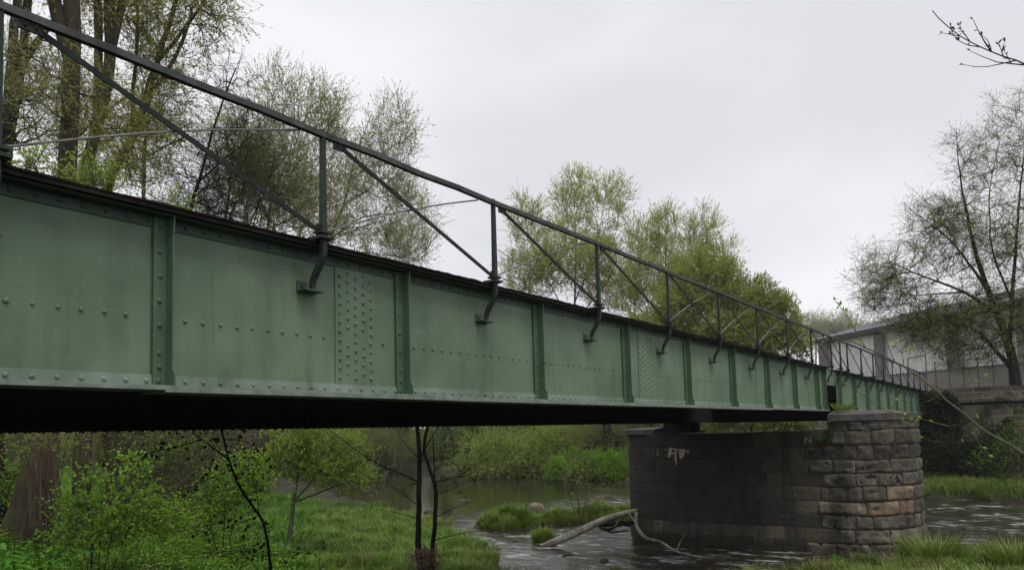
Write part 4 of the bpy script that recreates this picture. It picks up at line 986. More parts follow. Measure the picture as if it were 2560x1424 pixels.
# -- twin stemmed alder by the water
def twin():
    d = 17.0; b = gpt(1062, d)
    th = thing('twin_alder', 'bare twin stemmed dark alder with flood debris caught round its foot', 'tree', b)
    sk = Skel(111)
    dn = np.array([0, 0, 0.2])
    A = sk.trunk([b-dn]+pxl(d, (1044, 1380), (1048, 1260), (1048, 1190), (1052, 1130), (1042, 1060), (1035, 960), (1040, 860)), 0.085, 0.035, 0.25)
    B = sk.trunk([b-dn+RIGHT*0.1]+pxl(d, (1078, 1380), (1088, 1300), (1091, 1220), (1086, 1185), (1062, 1150), (1054, 1125), (1064, 1085), (1078, 1040), (1090, 900)), 0.07, 0.028, 0.25)
    for pts, r in (([(1046, 1198), (1000, 1180), (940, 1160), (870, 1110), (820, 1070)], 0.02), ([(1090, 1215), (1120, 1198), (1160, 1190), (1190, 1160)], 0.014), ([(1090, 1240), (1130, 1230), (1170, 1200)], 0.012),
                   ([(1088, 1280), (1140, 1265), (1190, 1250)], 0.014), ([(1046, 1262), (1000, 1230), (960, 1200)], 0.012), ([(1046, 1290), (980, 1275), (920, 1268)], 0.01), ([(1086, 1340), (1150, 1330), (1230, 1322)], 0.014),
                   ([(1060, 1140), (1070, 1100), (1100, 1060)], 0.02), ([(1048, 1140), (1000, 1100), (980, 1065)], 0.015), ([(1090, 1200), (1086, 1120), (1080, 1070)], 0.02)):
        q = pxl(d, *pts); j = sk.nearest(q[0]); sk.trunk([sk.P[j]]+q[1:], r, r*0.35, 0.2, start=j)
    sk.grow([E(1050, 1000, d, 120, 120), E(1140, 1180, d, 90, 70), E(980, 1180, d, 90, 70)], 120, 0.2, 0.0, 2.0, 0.12, 0.1)
    sk.finish(0.005, 0.03)
    w = MB(); sk.wood(w, 10, 0.15); w.build('trunk', BK_BLACK, th, smooth=True)
    tw = MB(); lf = MB(); sk.twigs(tw, lf, 2, 0.4, 0.004, 0.3, 0.04); tw.build('twigs', BK_BLACK, th)
    db = MB(); rng = np.random.default_rng(8); m = 900
    a = rng.random(m)*6.28; rr = 0.08+0.34*rng.random(m)**2; z = rng.random(m)**1.6*0.95
    P = b+np.stack([np.cos(a)*rr, np.sin(a)*rr, z], -1); D = unit(np.stack([-np.sin(a), np.cos(a), rng.normal(size=m)*1.2], -1)+rng.normal(size=(m, 3))*0.5)
    db.frusta(P-D*0.16, P+D*0.16, 0.007, 0.004, 3); db.build('flood_debris', VINE, th)
twin()
# -- red stemmed shrub on the islet
make_tree('red_willow_shrub', 'thin red stemmed shrub on the grass islet in front of the pier', 'shrub', 121, 1442, 29.5,
          [[(1448, 1240), (1440, 1190), (1432, 1150)], ('base', (1420, 1250), (1408, 1190), (1415, 1130)), ('base', (1465, 1240), (1478, 1190), (1475, 1140)), ('base', (1480, 1255), (1520, 1220))],
          0.025, 0.008, [E(1445, 1190, 29.5, 60, 50), E(1500, 1230, 29.5, 50, 25)], 90, BK_RED, LF_BRIGHT, twig=(2, 0.4, 0.005, 1.2, 0.05), rtip=0.004)
# -- far bank shrubs and trees
GF = 'shrubs along the far water edge'
def bush(name, label, seed, x, d, ells, n, leaf, bark=BK_MID, tw=(4, 0.8, 0.006, 11, 0.10), group=GF, **kw):
    b = gpt(x, d); k = mpp(x, d)
    th = thing(name, label, 'shrub', b, group); sk = Skel(seed)
    for i in range(6):
        e = ells[i % len(ells)]; tgt = e[0]+sk.rng.normal(size=3)*np.array(e[1])*0.35
        sk.trunk([b+np.array([sk.rng.normal()*0.4, sk.rng.normal()*0.4, -0.1]), (b+tgt)/2+np.array([0, 0, 0.3]), tgt], 0.05, 0.015, 0.5)
    sk.grow(ells, n, 0.3, 0.03, 1.9, 0.08, 0.0); sk.finish(0.006, 0.05)
    w = MB(); sk.wood(w, 6); w.build('stems', bark, th, smooth=True)
    t_ = MB(); lf = MB(); sk.twigs(t_, lf, *tw, **kw)
    t_.build('twigs', bark, th); lf.build('foliage', leaf, th)
bush('willow_shrub', 'broad grey green willow bush hanging over the far water, largest under the bridge', 131, 1260, 60, [E(1230, 1120, 60, 90, 60), E(1330, 1130, 60, 110, 65), E(1260, 1170, 60, 110, 35), E(1400, 1100, 60, 90, 60), E(1180, 1160, 60, 60, 35)], 700, LF_SPRING, tw=(4, 0.9, 0.007, 13, 0.10), droop=0.4)
bush('willow_shrub', 'duller olive bush directly left of the pier head, above the bright green bush', 132, 1490, 58, [E(1480, 1110, 58, 80, 50), E(1550, 1110, 58, 60, 50), E(1430, 1150, 58, 60, 45)], 330, LF_OLIVE)
bush('nettle_bush', 'bright green low bush on the far bank beside the pier', 133, 1470, 54, [E(1440, 1165, 54, 70, 40), E(1520, 1165, 54, 70, 45), E(1560, 1185, 53, 50, 35), E(1400, 1180, 54, 40, 25)], 480, LF_FRESH, tw=(4, 0.5, 0.005, 12, 0.11))
bush('willow_shrub', 'light green bush seen through the slot between pier top and girder', 136, 1880, 52, [E(1800, 1040, 52, 70, 35), E(1900, 1045, 52, 80, 35), E(1990, 1050, 52, 60, 30)], 420, LF_BRIGHT, tw=(4, 0.7, 0.006, 12, 0.13))
bush('willow_shrub', 'green bush on the far meadow edge left of the twin alder', 134, 900, 78, [E(900, 1110, 78, 80, 50), E(990, 1115, 80, 60, 45), E(830, 1110, 76, 60, 50)], 380, LF_OLIVE)
bush('willow_shrub', 'green bush behind the twin alder at the far water edge', 135, 1080, 82, [E(1080, 1115, 82, 60, 45), E(1130, 1130, 80, 50, 35), E(1020, 1130, 84, 40, 30)], 300, LF_BRIGHT)
for k, (x, d, lean, lab) in enumerate(((972, 87, 10, 'short dark far bank trunk left of the twin alder'), (1003, 88, -8, 'second short dark far bank trunk left of the twin alder'), (1108, 80, 12, 'thick dark far bank trunk right of the twin alder'), (1545, 57, -60, 'dark leaning trunk against the pier head on the far bank'))):
    make_tree('far_alder', lab, 'tree', 140+k, x, d, [[(x, 1120), (x+lean*0.4, 1080), (x+lean, 980), (x+lean, 900)]], 0.5, 0.15, [E(x, 1010, d, 80, 80), E(x, 1090, d, 70, 40)], 170, BK_DARK, LF_OLIVE, 'dark alders on the far bank', twig=(3, 0.8, 0.008, 6, 0.09))
# -- woodland closing the view under the bridge
def wood_mass():
    rng = np.random.default_rng(150); w = MB(); lf = MB()
    for k in range(230):
        px = rng.uniform(-200, 1800); d = rng.uniform(74, 112); b = gpt(px, d)
        while b[2] < 0.35: d += 4; b = gpt(px, d)
        h = rng.uniform(11, 18) if px < 1150 and k % 2 else rng.uniform(5, 9)
        top = b+np.array([rng.normal()*0.8, rng.normal()*0.8, h]); pts = np.linspace(0, 1, 6)[:, None]*(top-b)+b; pts[1:-1, :2] += rng.normal(size=(4, 2))*0.2
        w.tube(pts, np.linspace(0.24, 0.06, 6)*rng.uniform(0.7, 1.3), 6)
        m = 1500; zz = rng.random(m); c = b+(top-b)*(0.05+0.97*zz)[:, None]
        o = unit(rng.normal(size=(m, 3)))*(rng.random(m)**0.5)[:, None]*np.array([3.0, 3.0, 1.6])
        P = c+o; sz = 0.16+0.16*rng.random(m)
        lf.leaves(P, rng.normal(size=(m, 3)), sz, sz*0.6, rng, np.clip(0.5*vn(P[:, 0]*0.5, P[:, 2]*0.7+P[:, 1]*0.3, 2)+0.5*rng.random(m), 0, 1))
        mm = 60; P = b+(top-b)*rng.random((mm, 1)); D = unit(rng.normal(size=(mm, 3))+np.array([0, 0, 0.4])); w.frusta(P, P+D*rng.uniform(0.8, 2.2, (mm, 1)), 0.03, 0.008, 3)
    o = lf.build('far_woodland', LF_WOOD); tag(o, 'low mixed woodland closing the meadow view beneath the bridge', 'woodland', kind='stuff')
    o2 = w.build('woodland_stems', BK_MID); tag(o2, 'brown stems of the woodland beyond the meadow', 'woodland', kind='stuff')
wood_mass()

# ------------------------------------------------------------------ grass and ground cover
def blades(name, label, pts, h, w, mat, seed, lean=0.35, kind='stuff', tintf=None):
    rng = np.random.default_rng(seed); n = len(pts)
    a = rng.random(n)*6.28; sd = np.stack([np.cos(a), np.sin(a), np.zeros(n)], -1)
    wn_ = rng.normal(size=(n, 3))*lean; wn_[:, 2] = 0
    H = h*(0.5+0.8*rng.random(n)); W = w*(0.7+0.6*rng.random(n))
    mid = pts+wn_*(H*0.35)[:, None]+np.array([0, 0, 1.0])*(H*0.6)[:, None]
    tip = pts+wn_*(H*1.1)[:, None]+np.array([0, 0, 1.0])*(H*(1-0.25*np.linalg.norm(wn_, axis=1)))[:, None]
    V = np.stack([pts-sd*W[:, None]/2, pts+sd*W[:, None]/2, mid+sd*W[:, None]*0.4, mid-sd*W[:, None]*0.4, tip], 1).reshape(-1, 3)
    b = np.arange(n)[:, None]*5
    tint = np.clip(0.9*(fbm(pts[:, 0]*0.8, pts[:, 1]*0.8, 7)-0.25)+0.45*rng.random(n)-0.05, 0, 1) if tintf is None else tintf
    m = MB(); m.add(V, [b+np.array([[0, 1, 2, 3]]), b+np.array([[3, 2, 4]])], np.repeat(tint, 5))
    o = m.build(name, mat); tag(o, label, 'grass', kind=kind); return o
def scatter(n, px0, px1, d0, d1, seed, zmin=0.06, zmax=9, power=1.0, dens=None):
    """points on the ground in a view sector, more of them near the camera"""
    rng = np.random.default_rng(seed)
    px = rng.uniform(px0, px1, n); d = d0+(d1-d0)*rng.random(n)**power
    v = RIGHT[None]*((px-1280)/FPX)[:, None]+FWD[None]; v = v-UP*0.07
    s = d/np.hypot(v[:, 0], v[:, 1]); x = v[:, 0]*s; y = v[:, 1]*s; z = ground(x, y)
    k = (z > zmin) & (z < zmax) & (np.hypot(np.clip(np.abs(x-PX), 0, None), np.maximum(np.maximum(PY0-y, y-PY1), 0)) > PR+0.12)
    if dens is not None: k &= rng.random(n) < dens(x, y)
    return np.stack([x, y, z-0.02], -1)[k]
clump = lambda x, y: np.clip((fbm(x*1.5, y*1.5, 5)-0.36)*4.5, 0.08, 1)
blades('grass', 'fresh green grass covering the near river bank under the bridge', scatter(190000, -60, 1700, 11, 40, 1, power=1.1, dens=clump), 0.30, 0.02, GRASS, 1, 0.5)
blades('meadow_grass', 'bright green meadow grass beyond the trunks on the left bank', scatter(60000, -100, 1000, 36, 95, 2, 0.3), 0.28, 0.05, GRASS, 2)
wet = lambda x, y: np.clip((fbm(x*1.5, y*1.5, 15)-0.32)*4, 0.05, 1)*(np.abs(edge_d(x, y)[0]) < 6.5)
blades('sedge', 'yellowish sedge tufts along the wet near water edge', scatter(90000, 700, 2600, 13, 34, 3, 0.03, 0.6, 1.0, wet), 0.34, 0.016, SEDGE, 3, 0.4)
blades('dry_grass', 'straw coloured dead stalks lying in the marshy bank', scatter(30000, 700, 2600, 13, 34, 4, 0.03, 0.8, 1.0, lambda x, y: np.clip((fbm(x*1.2, y*1.2, 25)-0.52)*6, 0, 1)), 0.3, 0.010, DRYG, 4, 0.8)
blades('bank_grass', 'grass strip at the foot of the abutment across the water', scatter(26000, 2100, 2700, 37, 49, 5, 0.05, 1.6), 0.42, 0.035, SEDGE, 5, 0.4)
blades('abutment_grass', 'short grass growing along the top of the abutment', scatter(16000, 2200, 2700, 46.5, 60, 6, 4.9), 0.22, 0.03, SEDGE, 6, 0.4)
blades('foreground_grass', 'lush grass on the bank in the lower right in front of the pier', scatter(60000, 1780, 2700, 12, 25, 7, 0.08, 1.5, 1.0, lambda x, y: np.clip((fbm(x*1.3, y*1.3, 55)-0.42)*4, 0.05, 1)), 0.18, 0.016, GRASS, 7, 0.4)
def tufts(name, label, P, per, h, w, mat, seed):
    rng = np.random.default_rng(seed); n = len(P); sz = 0.5+0.9*rng.random(n)**1.5
    b = np.repeat(np.arange(n), per); m = len(b); a = rng.random(m)*6.28; q = rng.random(m)**0.6*0.10*sz[b]
    o = np.stack([np.cos(a)*q, np.sin(a)*q, np.zeros(m)], -1); pts = P[b]+o
    H = h*sz[b]*(0.55+0.6*rng.random(m)); ln = np.stack([np.cos(a), np.sin(a), np.zeros(m)], -1)*(0.25+0.55*rng.random(m))[:, None]
    sd = np.stack([-np.sin(a), np.cos(a), np.zeros(m)], -1)*(w*(0.6+0.6*rng.random(m)))[:, None]
    up = np.array([0, 0, 1.0]); mid = pts+ln*(H*0.35)[:, None]+up*(H*0.62)[:, None]; tip = pts+ln*H[:, None]+up*(H*(1.0-0.35*rng.random(m)))[:, None]
    V = np.stack([pts-sd/2, pts+sd/2, mid+sd*0.4, mid-sd*0.4, tip], 1).reshape(-1, 3); k = np.arange(m)[:, None]*5
    base = rng.random(n)
    mb = MB(); mb.add(V, [k+np.array([[0, 1, 2, 3]]), k+np.array([[3, 2, 4]])], np.repeat(np.clip(0.6*base[b]+0.4*rng.random(m), 0, 1), 5))
    tag(mb.build(name, mat), label, 'grass', kind='stuff')
tufts('grass_tussocks', 'green grass tussocks dotted over the marshy bank under the bridge', scatter(2600, 250, 1500, 12.5, 33, 31, 0.08, 1.2), 60, 0.42, 0.018, GRASS, 31)
tufts('sedge_tussocks', 'yellow green sedge tussocks along the wet river margin', scatter(2200, 800, 1600, 14, 34, 32, 0.0, 0.55), 55, 0.45, 0.017, SEDGE, 32)
tufts('dead_tussocks', 'straw coloured dead tussocks in the marshy bank', scatter(500, 700, 2560, 13, 33, 33, 0.02, 0.7), 40, 0.34, 0.012, DRYG, 33)
tufts('bank_tussocks', 'grass tussocks on the near bank in the lower right', scatter(1000, 1850, 2650, 13, 25, 34, 0.05, 1.2, 1.0, lambda x, y: np.clip((fbm(x*1.3, y*1.3, 55)-0.36)*4, 0.1, 1)), 60, 0.34, 0.016, SEDGE, 34)
tufts('dry_bank_tussocks', 'dry straw tussocks between the green grass in the lower right', scatter(420, 1850, 2650, 13, 25, 36, 0.05, 1.2), 40, 0.3, 0.011, DRYG, 36)
tufts('leafy_weeds', 'low broad leaved weeds on the near bank in the lower right', scatter(420, 1900, 2650, 13, 24, 37, 0.1, 1.2), 30, 0.24, 0.045, COVER, 37)
tufts('weed_tussocks', 'lush weeds among the nettles in the lower left', scatter(700, -60, 800, 12, 18, 35, 0.6, 3), 40, 0.4, 0.03, COVER, 35)
def isl_pts(seed, n):
    rng = np.random.default_rng(seed); out = []
    for ix, iy, r, h in ISL:
        a = rng.random(n)*6.28; q = r*np.sqrt(rng.random(n)); x = ix+q*np.cos(a); y = iy+q*np.sin(a); z = ground(x, y); k = z > 0.02
        out.append(np.stack([x, y, z-0.02], -1)[k])
    return np.vstack(out)
blades('islet_grass', 'thick grass tufts capping the small islets in the rapids', isl_pts(9, 5000), 0.32, 0.018, SEDGE, 9, 0.45)
def cover():
    P = scatter(70000, -60, 820, 11.5, 24, 11, 0.5, 9, 1.1, lambda x, y: np.clip((fbm(x*0.8, y*0.8, 35)-0.36)*5, 0.05, 1))
    rng = np.random.default_rng(12); n = len(P); P = P+np.stack([np.zeros(n), np.zeros(n), 0.04+0.28*rng.random(n)**1.5], -1)
    D = rng.normal(size=(n, 3)); D[:, 2] = 0.15+0.3*rng.random(n)
    m = MB(); sz = 0.05+0.06*rng.random(n)
    m.leaves(P, D, sz, sz*0.75, rng, np.clip(0.5*fbm(P[:, 0]*0.8, P[:, 1]*0.8, 3)+0.55*rng.random(n)-0.05, 0, 1), 0.2)
    tag(m.build('ground_cover', COVER), 'low broad leaved nettle cover in front of the left trunks', 'ground cover', kind='stuff')
cover()
def nettles():
    P = np.vstack([scatter(1500, -60, 700, 12, 20, 41, 0.6, 9, 1.0, lambda x, y: np.clip((fbm(x*0.7, y*0.7, 45)-0.38)*5, 0.03, 1)), scatter(350, 700, 1250, 13, 26, 42, 0.3, 9, 1.0, lambda x, y: np.clip((fbm(x*0.7, y*0.7, 45)-0.5)*5, 0.0, 1))])
    rng = np.random.default_rng(43); n = len(P); H = 0.35+0.55*rng.random(n)**1.5; tipd = unit(np.stack([rng.normal(size=n)*0.25, rng.normal(size=n)*0.25, np.ones(n)], -1))
    st = MB(); st.frusta(P, P+tipd*H[:, None], 0.006, 0.003, 3); m = MB()
    for lv in range(7):
        f = 0.25+0.75*lv/6; a = rng.random(n)*6.28
        for sg in (0, math.pi):
            D = np.stack([np.cos(a+sg), np.sin(a+sg), 0.1-0.5*rng.random(n)], -1); L = (0.05+0.07*rng.random(n))*(1.25-0.6*f)
            m.leaves(P+tipd*(H*f)[:, None], D, L, L*0.55, rng, np.clip(0.25+0.5*f+0.3*rng.random(n), 0, 1), 0.15)
    tag(m.build('nettles', LF_FRESH), 'standing nettles and weeds scattered over the left bank', 'weeds', kind='stuff')
    tag(st.build('weed_stems', LF_DEEP), 'thin stems of the weeds on the left bank', 'weeds', kind='stuff')
    # dead stalks and twigs lying about
    Q = scatter(900, -60, 1300, 12, 24, 44, 0.15, 9); k = len(Q); D = rng.normal(size=(k, 3)); D[:, 2] = rng.random(k)*0.9-0.1; D = unit(D); L = 0.2+0.7*rng.random(k)**2
    w = MB(); w.frusta(Q+[0, 0, 0.1], Q+[0, 0, 0.1]+D*L[:, None], 0.006, 0.003, 4)
    tag(w.build('dead_stalks', STRAW), 'dry stalks and twigs strewn in the grass', 'dead stalks', kind='stuff')
nettles()
def tuft(name, label, c, n, r, h, w, mat, seed):
    rng = np.random.default_rng(seed); a = rng.random(n)*6.28; q = r*rng.random(n)**0.7
    P = np.stack([c[0]+q*np.cos(a), c[1]+q*np.sin(a), np.full(n, c[2])], -1)
    m = MB(); D = unit(np.stack([np.cos(a)*0.6, np.sin(a)*0.6, 0.6+rng.random(n)], -1)); L = h*(0.5+rng.random(n))
    m.leaves(P, D, L, w, rng, rng.random(n), 0.12)
    o = m.build(name, mat, base=c); tag(o, label, 'plant'); return o
tuft('grass_tuft', 'small yellow brown grass tuft on the pier coping under the web hole', np.array([23.05, 4.45, 4.03]), 260, 0.28, 0.22, 0.014, SEDGE, 1)
tuft('fern', 'little fern clinging to the pier stones below the coping', np.array([22.55, 4.95, 3.08]), 90, 0.12, 0.3, 0.035, LF_DEEP, 2)
tuft('fern', 'smaller dark fern just below the pier coping edge', np.array([22.62, 4.75, 3.38]), 50, 0.1, 0.18, 0.03, LF_DEEP, 5)
for k, (px, d, lab) in enumerate(((2310, 21.4, 'round green grass hummock against the near pier foot'), (2520, 21.0, 'tall lush grass hummock in the bottom right corner'))):
    b = gpt(px, d)
    tuft('grass_hummock', lab, b, 1200, 0.6, 0.62, 0.02, SEDGE, 20+k)

# ------------------------------------------------------------------ hogweed
def hogweed(px, py, d, seed, label, n):
    b = gpt(px, d); th = thing('hogweed_plant', label, 'plant', b, 'hogweeds at the poplar foot'); rng = np.random.default_rng(seed)
    top = at(px, py, d)[2]-b[2]
    for i in range(n):
        a = i*6.283/n+rng.normal()*0.3; o = np.array([math.cos(a), math.sin(a), 0]); R = rng.uniform(0.18, 0.40); h = max(0.2, top)*rng.uniform(0.35, 1.0)
        st = MB(); c = b+o*R*0.7+np.array([0, 0, h]); st.tube([b, b+o*R*0.25+np.array([0, 0, h*0.6]), c], [0.010, 0.007, 0.005], 5); st.build('stem', LF_HOG, th)
        lf = MB(); L = rng.uniform(0.42, 0.62); side = np.array([-o[1], o[0], 0])
        ax = unit(o+np.array([0, 0, -0.25]))
        for s_, w_ in ((0.0, 0.9), (0.35, 0.95), (0.65, 0.7), (0.0, 0)):
            if w_ == 0: continue
            for sg in (-1, 1):
                p = c+ax*L*s_; dr = unit(side*sg*w_+ax*0.65); q = p+dr*L*(0.62-0.35*s_)
                nrm = np.cross(ax, side); e1 = p+dr*L*0.22+ax*L*0.12-nrm*0; e2 = p+dr*L*0.22-ax*L*0.10
                j1 = p+dr*L*0.40+ax*L*0.13; j2 = p+dr*L*0.38-ax*L*0.09; n1 = p+dr*L*0.32+ax*L*0.05; n2 = p+dr*L*0.30-ax*L*0.03
                zz = np.array([0, 0, -0.03])
                lf.add([p, e1, n1, j1, q+zz, j2, n2, e2], np.array([range(8)]), rng.random())
        p = c+ax*L*0.6; q = c+ax*L*1.25+np.array([0, 0, -0.05])
        lf.add([p-side*0.03, p+ax*L*0.2-side*0.09, p+ax*L*0.3-side*0.04, q, p+ax*L*0.3+side*0.04, p+ax*L*0.2+side*0.09, p+side*0.03], np.array([range(7)]), rng.random())
        lf.build('leaf', LF_HOG, th)
hogweed(45, 1335, 14.2, 1, 'dark green hogweed at the lower left corner', 12)
hogweed(120, 1318, 15.0, 2, 'dark green hogweed right in front of the flared trunk foot', 11)

# ------------------------------------------------------------------ dead wood, stones, small things
def stick(name, label, pts, r0, r1, mat, n=9, rough=0.25, seed=0, group=None, extra=()):
    pts = np.asarray(pts, float); L = np.concatenate([[0], np.cumsum(np.linalg.norm(np.diff(pts, axis=0), axis=1))])
    u = np.linspace(0, L[-1], max(14, len(pts)*5)); q = np.stack([np.interp(u, L, pts[:, k]) for k in range(3)], -1)
    for _ in range(3): q[1:-1] = q[1:-1]*0.5+(q[:-2]+q[2:])*0.25
    th = thing(name, label, 'dead wood', pts[0], group)
    m = MB(); m.tube(q, np.linspace(r0, r1, len(q)), n, rough=rough, seed=seed); m.build('stem', mat, th, smooth=True)
    for e in extra:
        m = MB(); m.tube(np.asarray(e[0], float), np.linspace(e[1], e[1]*0.4, len(e[0])), 5); m.build('side_branch', mat, th, smooth=True)
    return th
zw = lambda x, y, z: (lambda v: np.array([0, 0, EYE])+v*(z-EYE)/v[2])(ray(x, y))
stick('fallen_log', 'pale bare log slanting from the rapids up against the pier', [zw(1355, 1368, -0.08), at(1420, 1338, 23.7), at(1480, 1312, 24.4), at(1530, 1290, 25.0), at(1595, 1276, 25.6)], 0.115, 0.085, DEADW, 10, 0.3, 3,
      extra=[([at(1555, 1283, 25.2), at(1540, 1310, 25.1), at(1520, 1330, 25.0)], 0.03), ([at(1570, 1280, 25.3), at(1585, 1300, 24.9), at(1600, 1330, 24.4)], 0.025)])
stick('driftwood_branch', 'whitish crooked branch trailing from the pier foot into dark water', [at(1592, 1282, 23.8), at(1588, 1310, 23.3), at(1612, 1345, 22.5), zw(1650, 1352, 0.25), zw(1690, 1378, 0.2), zw(1740, 1390, 0.05), zw(1768, 1393, -0.04)], 0.062, 0.022, DEADW, 8, 0.25, 5,
      extra=[([zw(1690, 1378, 0.2), zw(1700, 1355, 0.4), zw(1714, 1330, 0.55)], 0.02)])
stick('sunken_branch', 'dark sunken branches wedged between the log and the pier', [at(1480, 1312, 25.6), at(1540, 1308, 25.4), at(1592, 1306, 25.0)], 0.09, 0.07, BK_BLACK, 7, 0.3, 7,
      extra=[([at(1500, 1318, 25.4), at(1530, 1330, 24.8), at(1570, 1325, 24.4)], 0.05), ([at(1520, 1325, 25), at(1550, 1310, 24.6), at(1585, 1318, 24.3)], 0.04)])
g0 = gpt(270, 14.6); g1 = gpt(400, 15.6)
stick('fallen_stick', 'pale dead stick lying in the nettles right of the hogweed', [g0+[0, 0, 0.22], (g0+g1)/2+[0, 0, 0.36], g1+[0, 0, 0.34]], 0.022, 0.03, STRAW, 7)
g0 = gpt(195, 13.9); g1 = gpt(250, 14.0)
stick('broken_board', 'reddish broken wood piece in the ground cover below the leafy shrub', [g0+[0, 0, 0.25], (g0+g1)/2+[0, 0, 0.28], g1+[0, 0, 0.26]], 0.045, 0.03, BK_RED, 5)
def boulder(label, px, py, zc, r, sq, seed, mat):
    c = zw(px, py, zc); rng = np.random.default_rng(seed)
    n, m = 20, 12; th = np.linspace(0, 2*math.pi, n, endpoint=False); ph = np.linspace(0.02, math.pi-0.02, m)
    T, Pp = np.meshgrid(th, ph, indexing='ij'); d = np.stack([np.cos(T)*np.sin(Pp), np.sin(T)*np.sin(Pp), np.cos(Pp)], -1)
    k = 0.75+0.5*fbm(d[..., 0]*1.5+3+seed, d[..., 1]*1.5+d[..., 2]*1.7, seed)
    V = c+d*k[..., None]*np.array([r, r*0.8, r*sq]); i, j = np.meshgrid(np.arange(n), np.arange(m-1), indexing='ij'); i2 = (i+1) % n
    F = np.stack([i*m+j, i*m+j+1, i2*m+j+1, i2*m+j], -1).reshape(-1, 4)
    q = MB(); q.add(V.reshape(-1, 3), F, 0.66); o = q.build('boulder', mat, base=c, smooth=True); tag(o, label, 'stone')
boulder('brownish boulder standing in the river behind the grass islet', 1341, 1275, 0.05, 0.48, 0.7, 1, STONE)
boulder('small pale stone breaking the calm water behind the twin alder', 1162, 1252, 0.0, 0.42, 0.35, 2, STONE)
boulder('whitish stone in the riffle right beside the twin alder stem', 1078, 1278, 0.02, 0.4, 0.4, 4, STONE)
for k, (px_, py_, r_, l_) in enumerate(((1195, 1318, .22, 'flat dark stone in the riffle left of the largest grass islet'), (1290, 1352, .16, 'small stone in the riffle below the grass islets'), (1420, 1388, .2, 'wet stone under the lower end of the fallen log'), (1510, 1402, .15, 'little stone in the ripples in front of the driftwood branch'), (1240, 1372, .2, 'wet stone at the muddy bank edge right of the twin alder'), (2420, 1322, .25, 'dark stone in the ripples right of the pier'), (1800, 1395, .22, 'dark rock at the waterline right by the driftwood tip'))):
    boulder(l_, px_, py_, 0.0, r_, 0.5, 10+k, STONE)
pz = gpt(513, 24)
q = MB(); q.bar(pz-np.array([0, 0, 0.2]), pz+np.array([0, 0, 0.62]), 0.09, 0.09, (1, 0, 0)); q.bar(pz+np.array([0, 0, 0.62]), pz+np.array([0, 0, 0.66]), 0.09, 0.09, (1, 0, 0), w2=0.04, h2=0.04)
tag(q.build('marker_post', COPING, base=pz), 'small grey marker post standing in grass before the upright trunk', 'post')
b = gpt(8, 22); tz = at(20, 1178, 22)[2]
bt = thing('timber_platform', 'dark weathered slab topped timber platform at the far left edge under the bridge', 'platform', b)
q = MB(); e1 = np.array([RIGHT[0], RIGHT[1], 0]); q.bar(b-e1*1.6+[0, 0, tz-b[2]-0.07], b+e1*0.38+[0, 0, tz-b[2]-0.07], 0.9, 0.14, (0, 0, 1)); q.build('slab', BK_BLACK, bt)
q = MB(); q.bar(b-e1*1.2-[0, 0, 0.2], b-e1*0.9+[0, 0, tz-b[2]-0.141], 0.5, 0.3, (1, 0, 0)); q.bar(b-[0, 0, 0.2], b+e1*0.05+[0, 0, tz-b[2]-0.141], 0.4, 0.18, (1, 0, 0), w2=0.5, h2=0.34); q.build('legs', BK_BLACK, bt)
# dry vines hanging on the poplar foot
vt = thing('dry_vines', 'dry brown creeper stems hanging down the flared poplar trunk', 'creeper', gpt(105, 18.6))
rng = np.random.default_rng(77); m = MB()
for k in range(34):
    x = rng.uniform(78, 150); y0 = rng.uniform(1060, 1130); y1 = rng.uniform(1200, 1330); d = 18.35
    pts = [at(x+rng.normal()*3, y0, d), at(x+rng.normal()*5-(4), (y0+y1)/2, d-0.1), at(x+(x-115)*0.4+rng.normal()*4, y1, d-0.3)]
    m.tube(pts, [0.006, 0.010, 0.008], 4)
for k in range(150):
    x = rng.uniform(75, 160); y = rng.uniform(1070, 1310); p = at(x, y, 18.3-rng.random()*0.2); D = unit(rng.normal(size=3)+np.array([0, 0, -0.8])); m.frusta([p], [p+D*rng.uniform(0.15, 0.5)], 0.004, 0.002, 3)
m.build('stems', VINE, vt)

# ------------------------------------------------------------------ ivy and shrubs on the abutment
def ivy():
    rng = np.random.default_rng(170); n = 26000
    y = rng.uniform(-3.5, 9.5, n); z = rng.uniform(0.3, 5.3, n)
    dn = fbm(y*0.5, z*0.5, 41)-0.03*np.maximum(z-2.6, 0)*3 + 0.25*(z < 2.4)+0.12*(y > 3.2)
    k = dn > 0.50; y, z = y[k], z[k]; n = len(y); x = 47.42-0.45*rng.random(n)*fbm(y*0.8, z*0.8, 43)-np.where(z < 2.4, (2.4-z)*0.55, 0)-0.25*(z > 4.5)
    P = np.stack([x, y, z], -1); D = rng.normal(size=(n, 3))+np.array([-0.6, 0, -0.5]); s = 0.09+0.10*rng.random(n)
    m = MB(); m.leaves(P, D, s, s*0.9, rng, rng.random(n)); tag(m.build('ivy', LF_IVY), 'dark ivy and creepers covering the lower abutment wall', 'ivy', kind='stuff')
ivy()
bush('elder_shrub', 'fresh green thin shrub before the abutment at the right edge', 171, 2540, 44, [E(2540, 1120, 44, 60, 70), E(2480, 1160, 44, 60, 50), E(2560, 1050, 44, 25, 50)], 120, LF_FRESH, tw=(2, 0.6, 0.006, 4, 0.09), group=None)
bush('elder_shrub', 'dark low bush under the abutment close to the pier edge', 172, 2390, 45.5, [E(2370, 1130, 45.5, 60, 55), E(2430, 1170, 45.5, 70, 40), E(2480, 1120, 45.5, 60, 60)], 260, LF_IVY, bark=BK_BLACK, tw=(3, 0.7, 0.006, 6, 0.10), group=None)

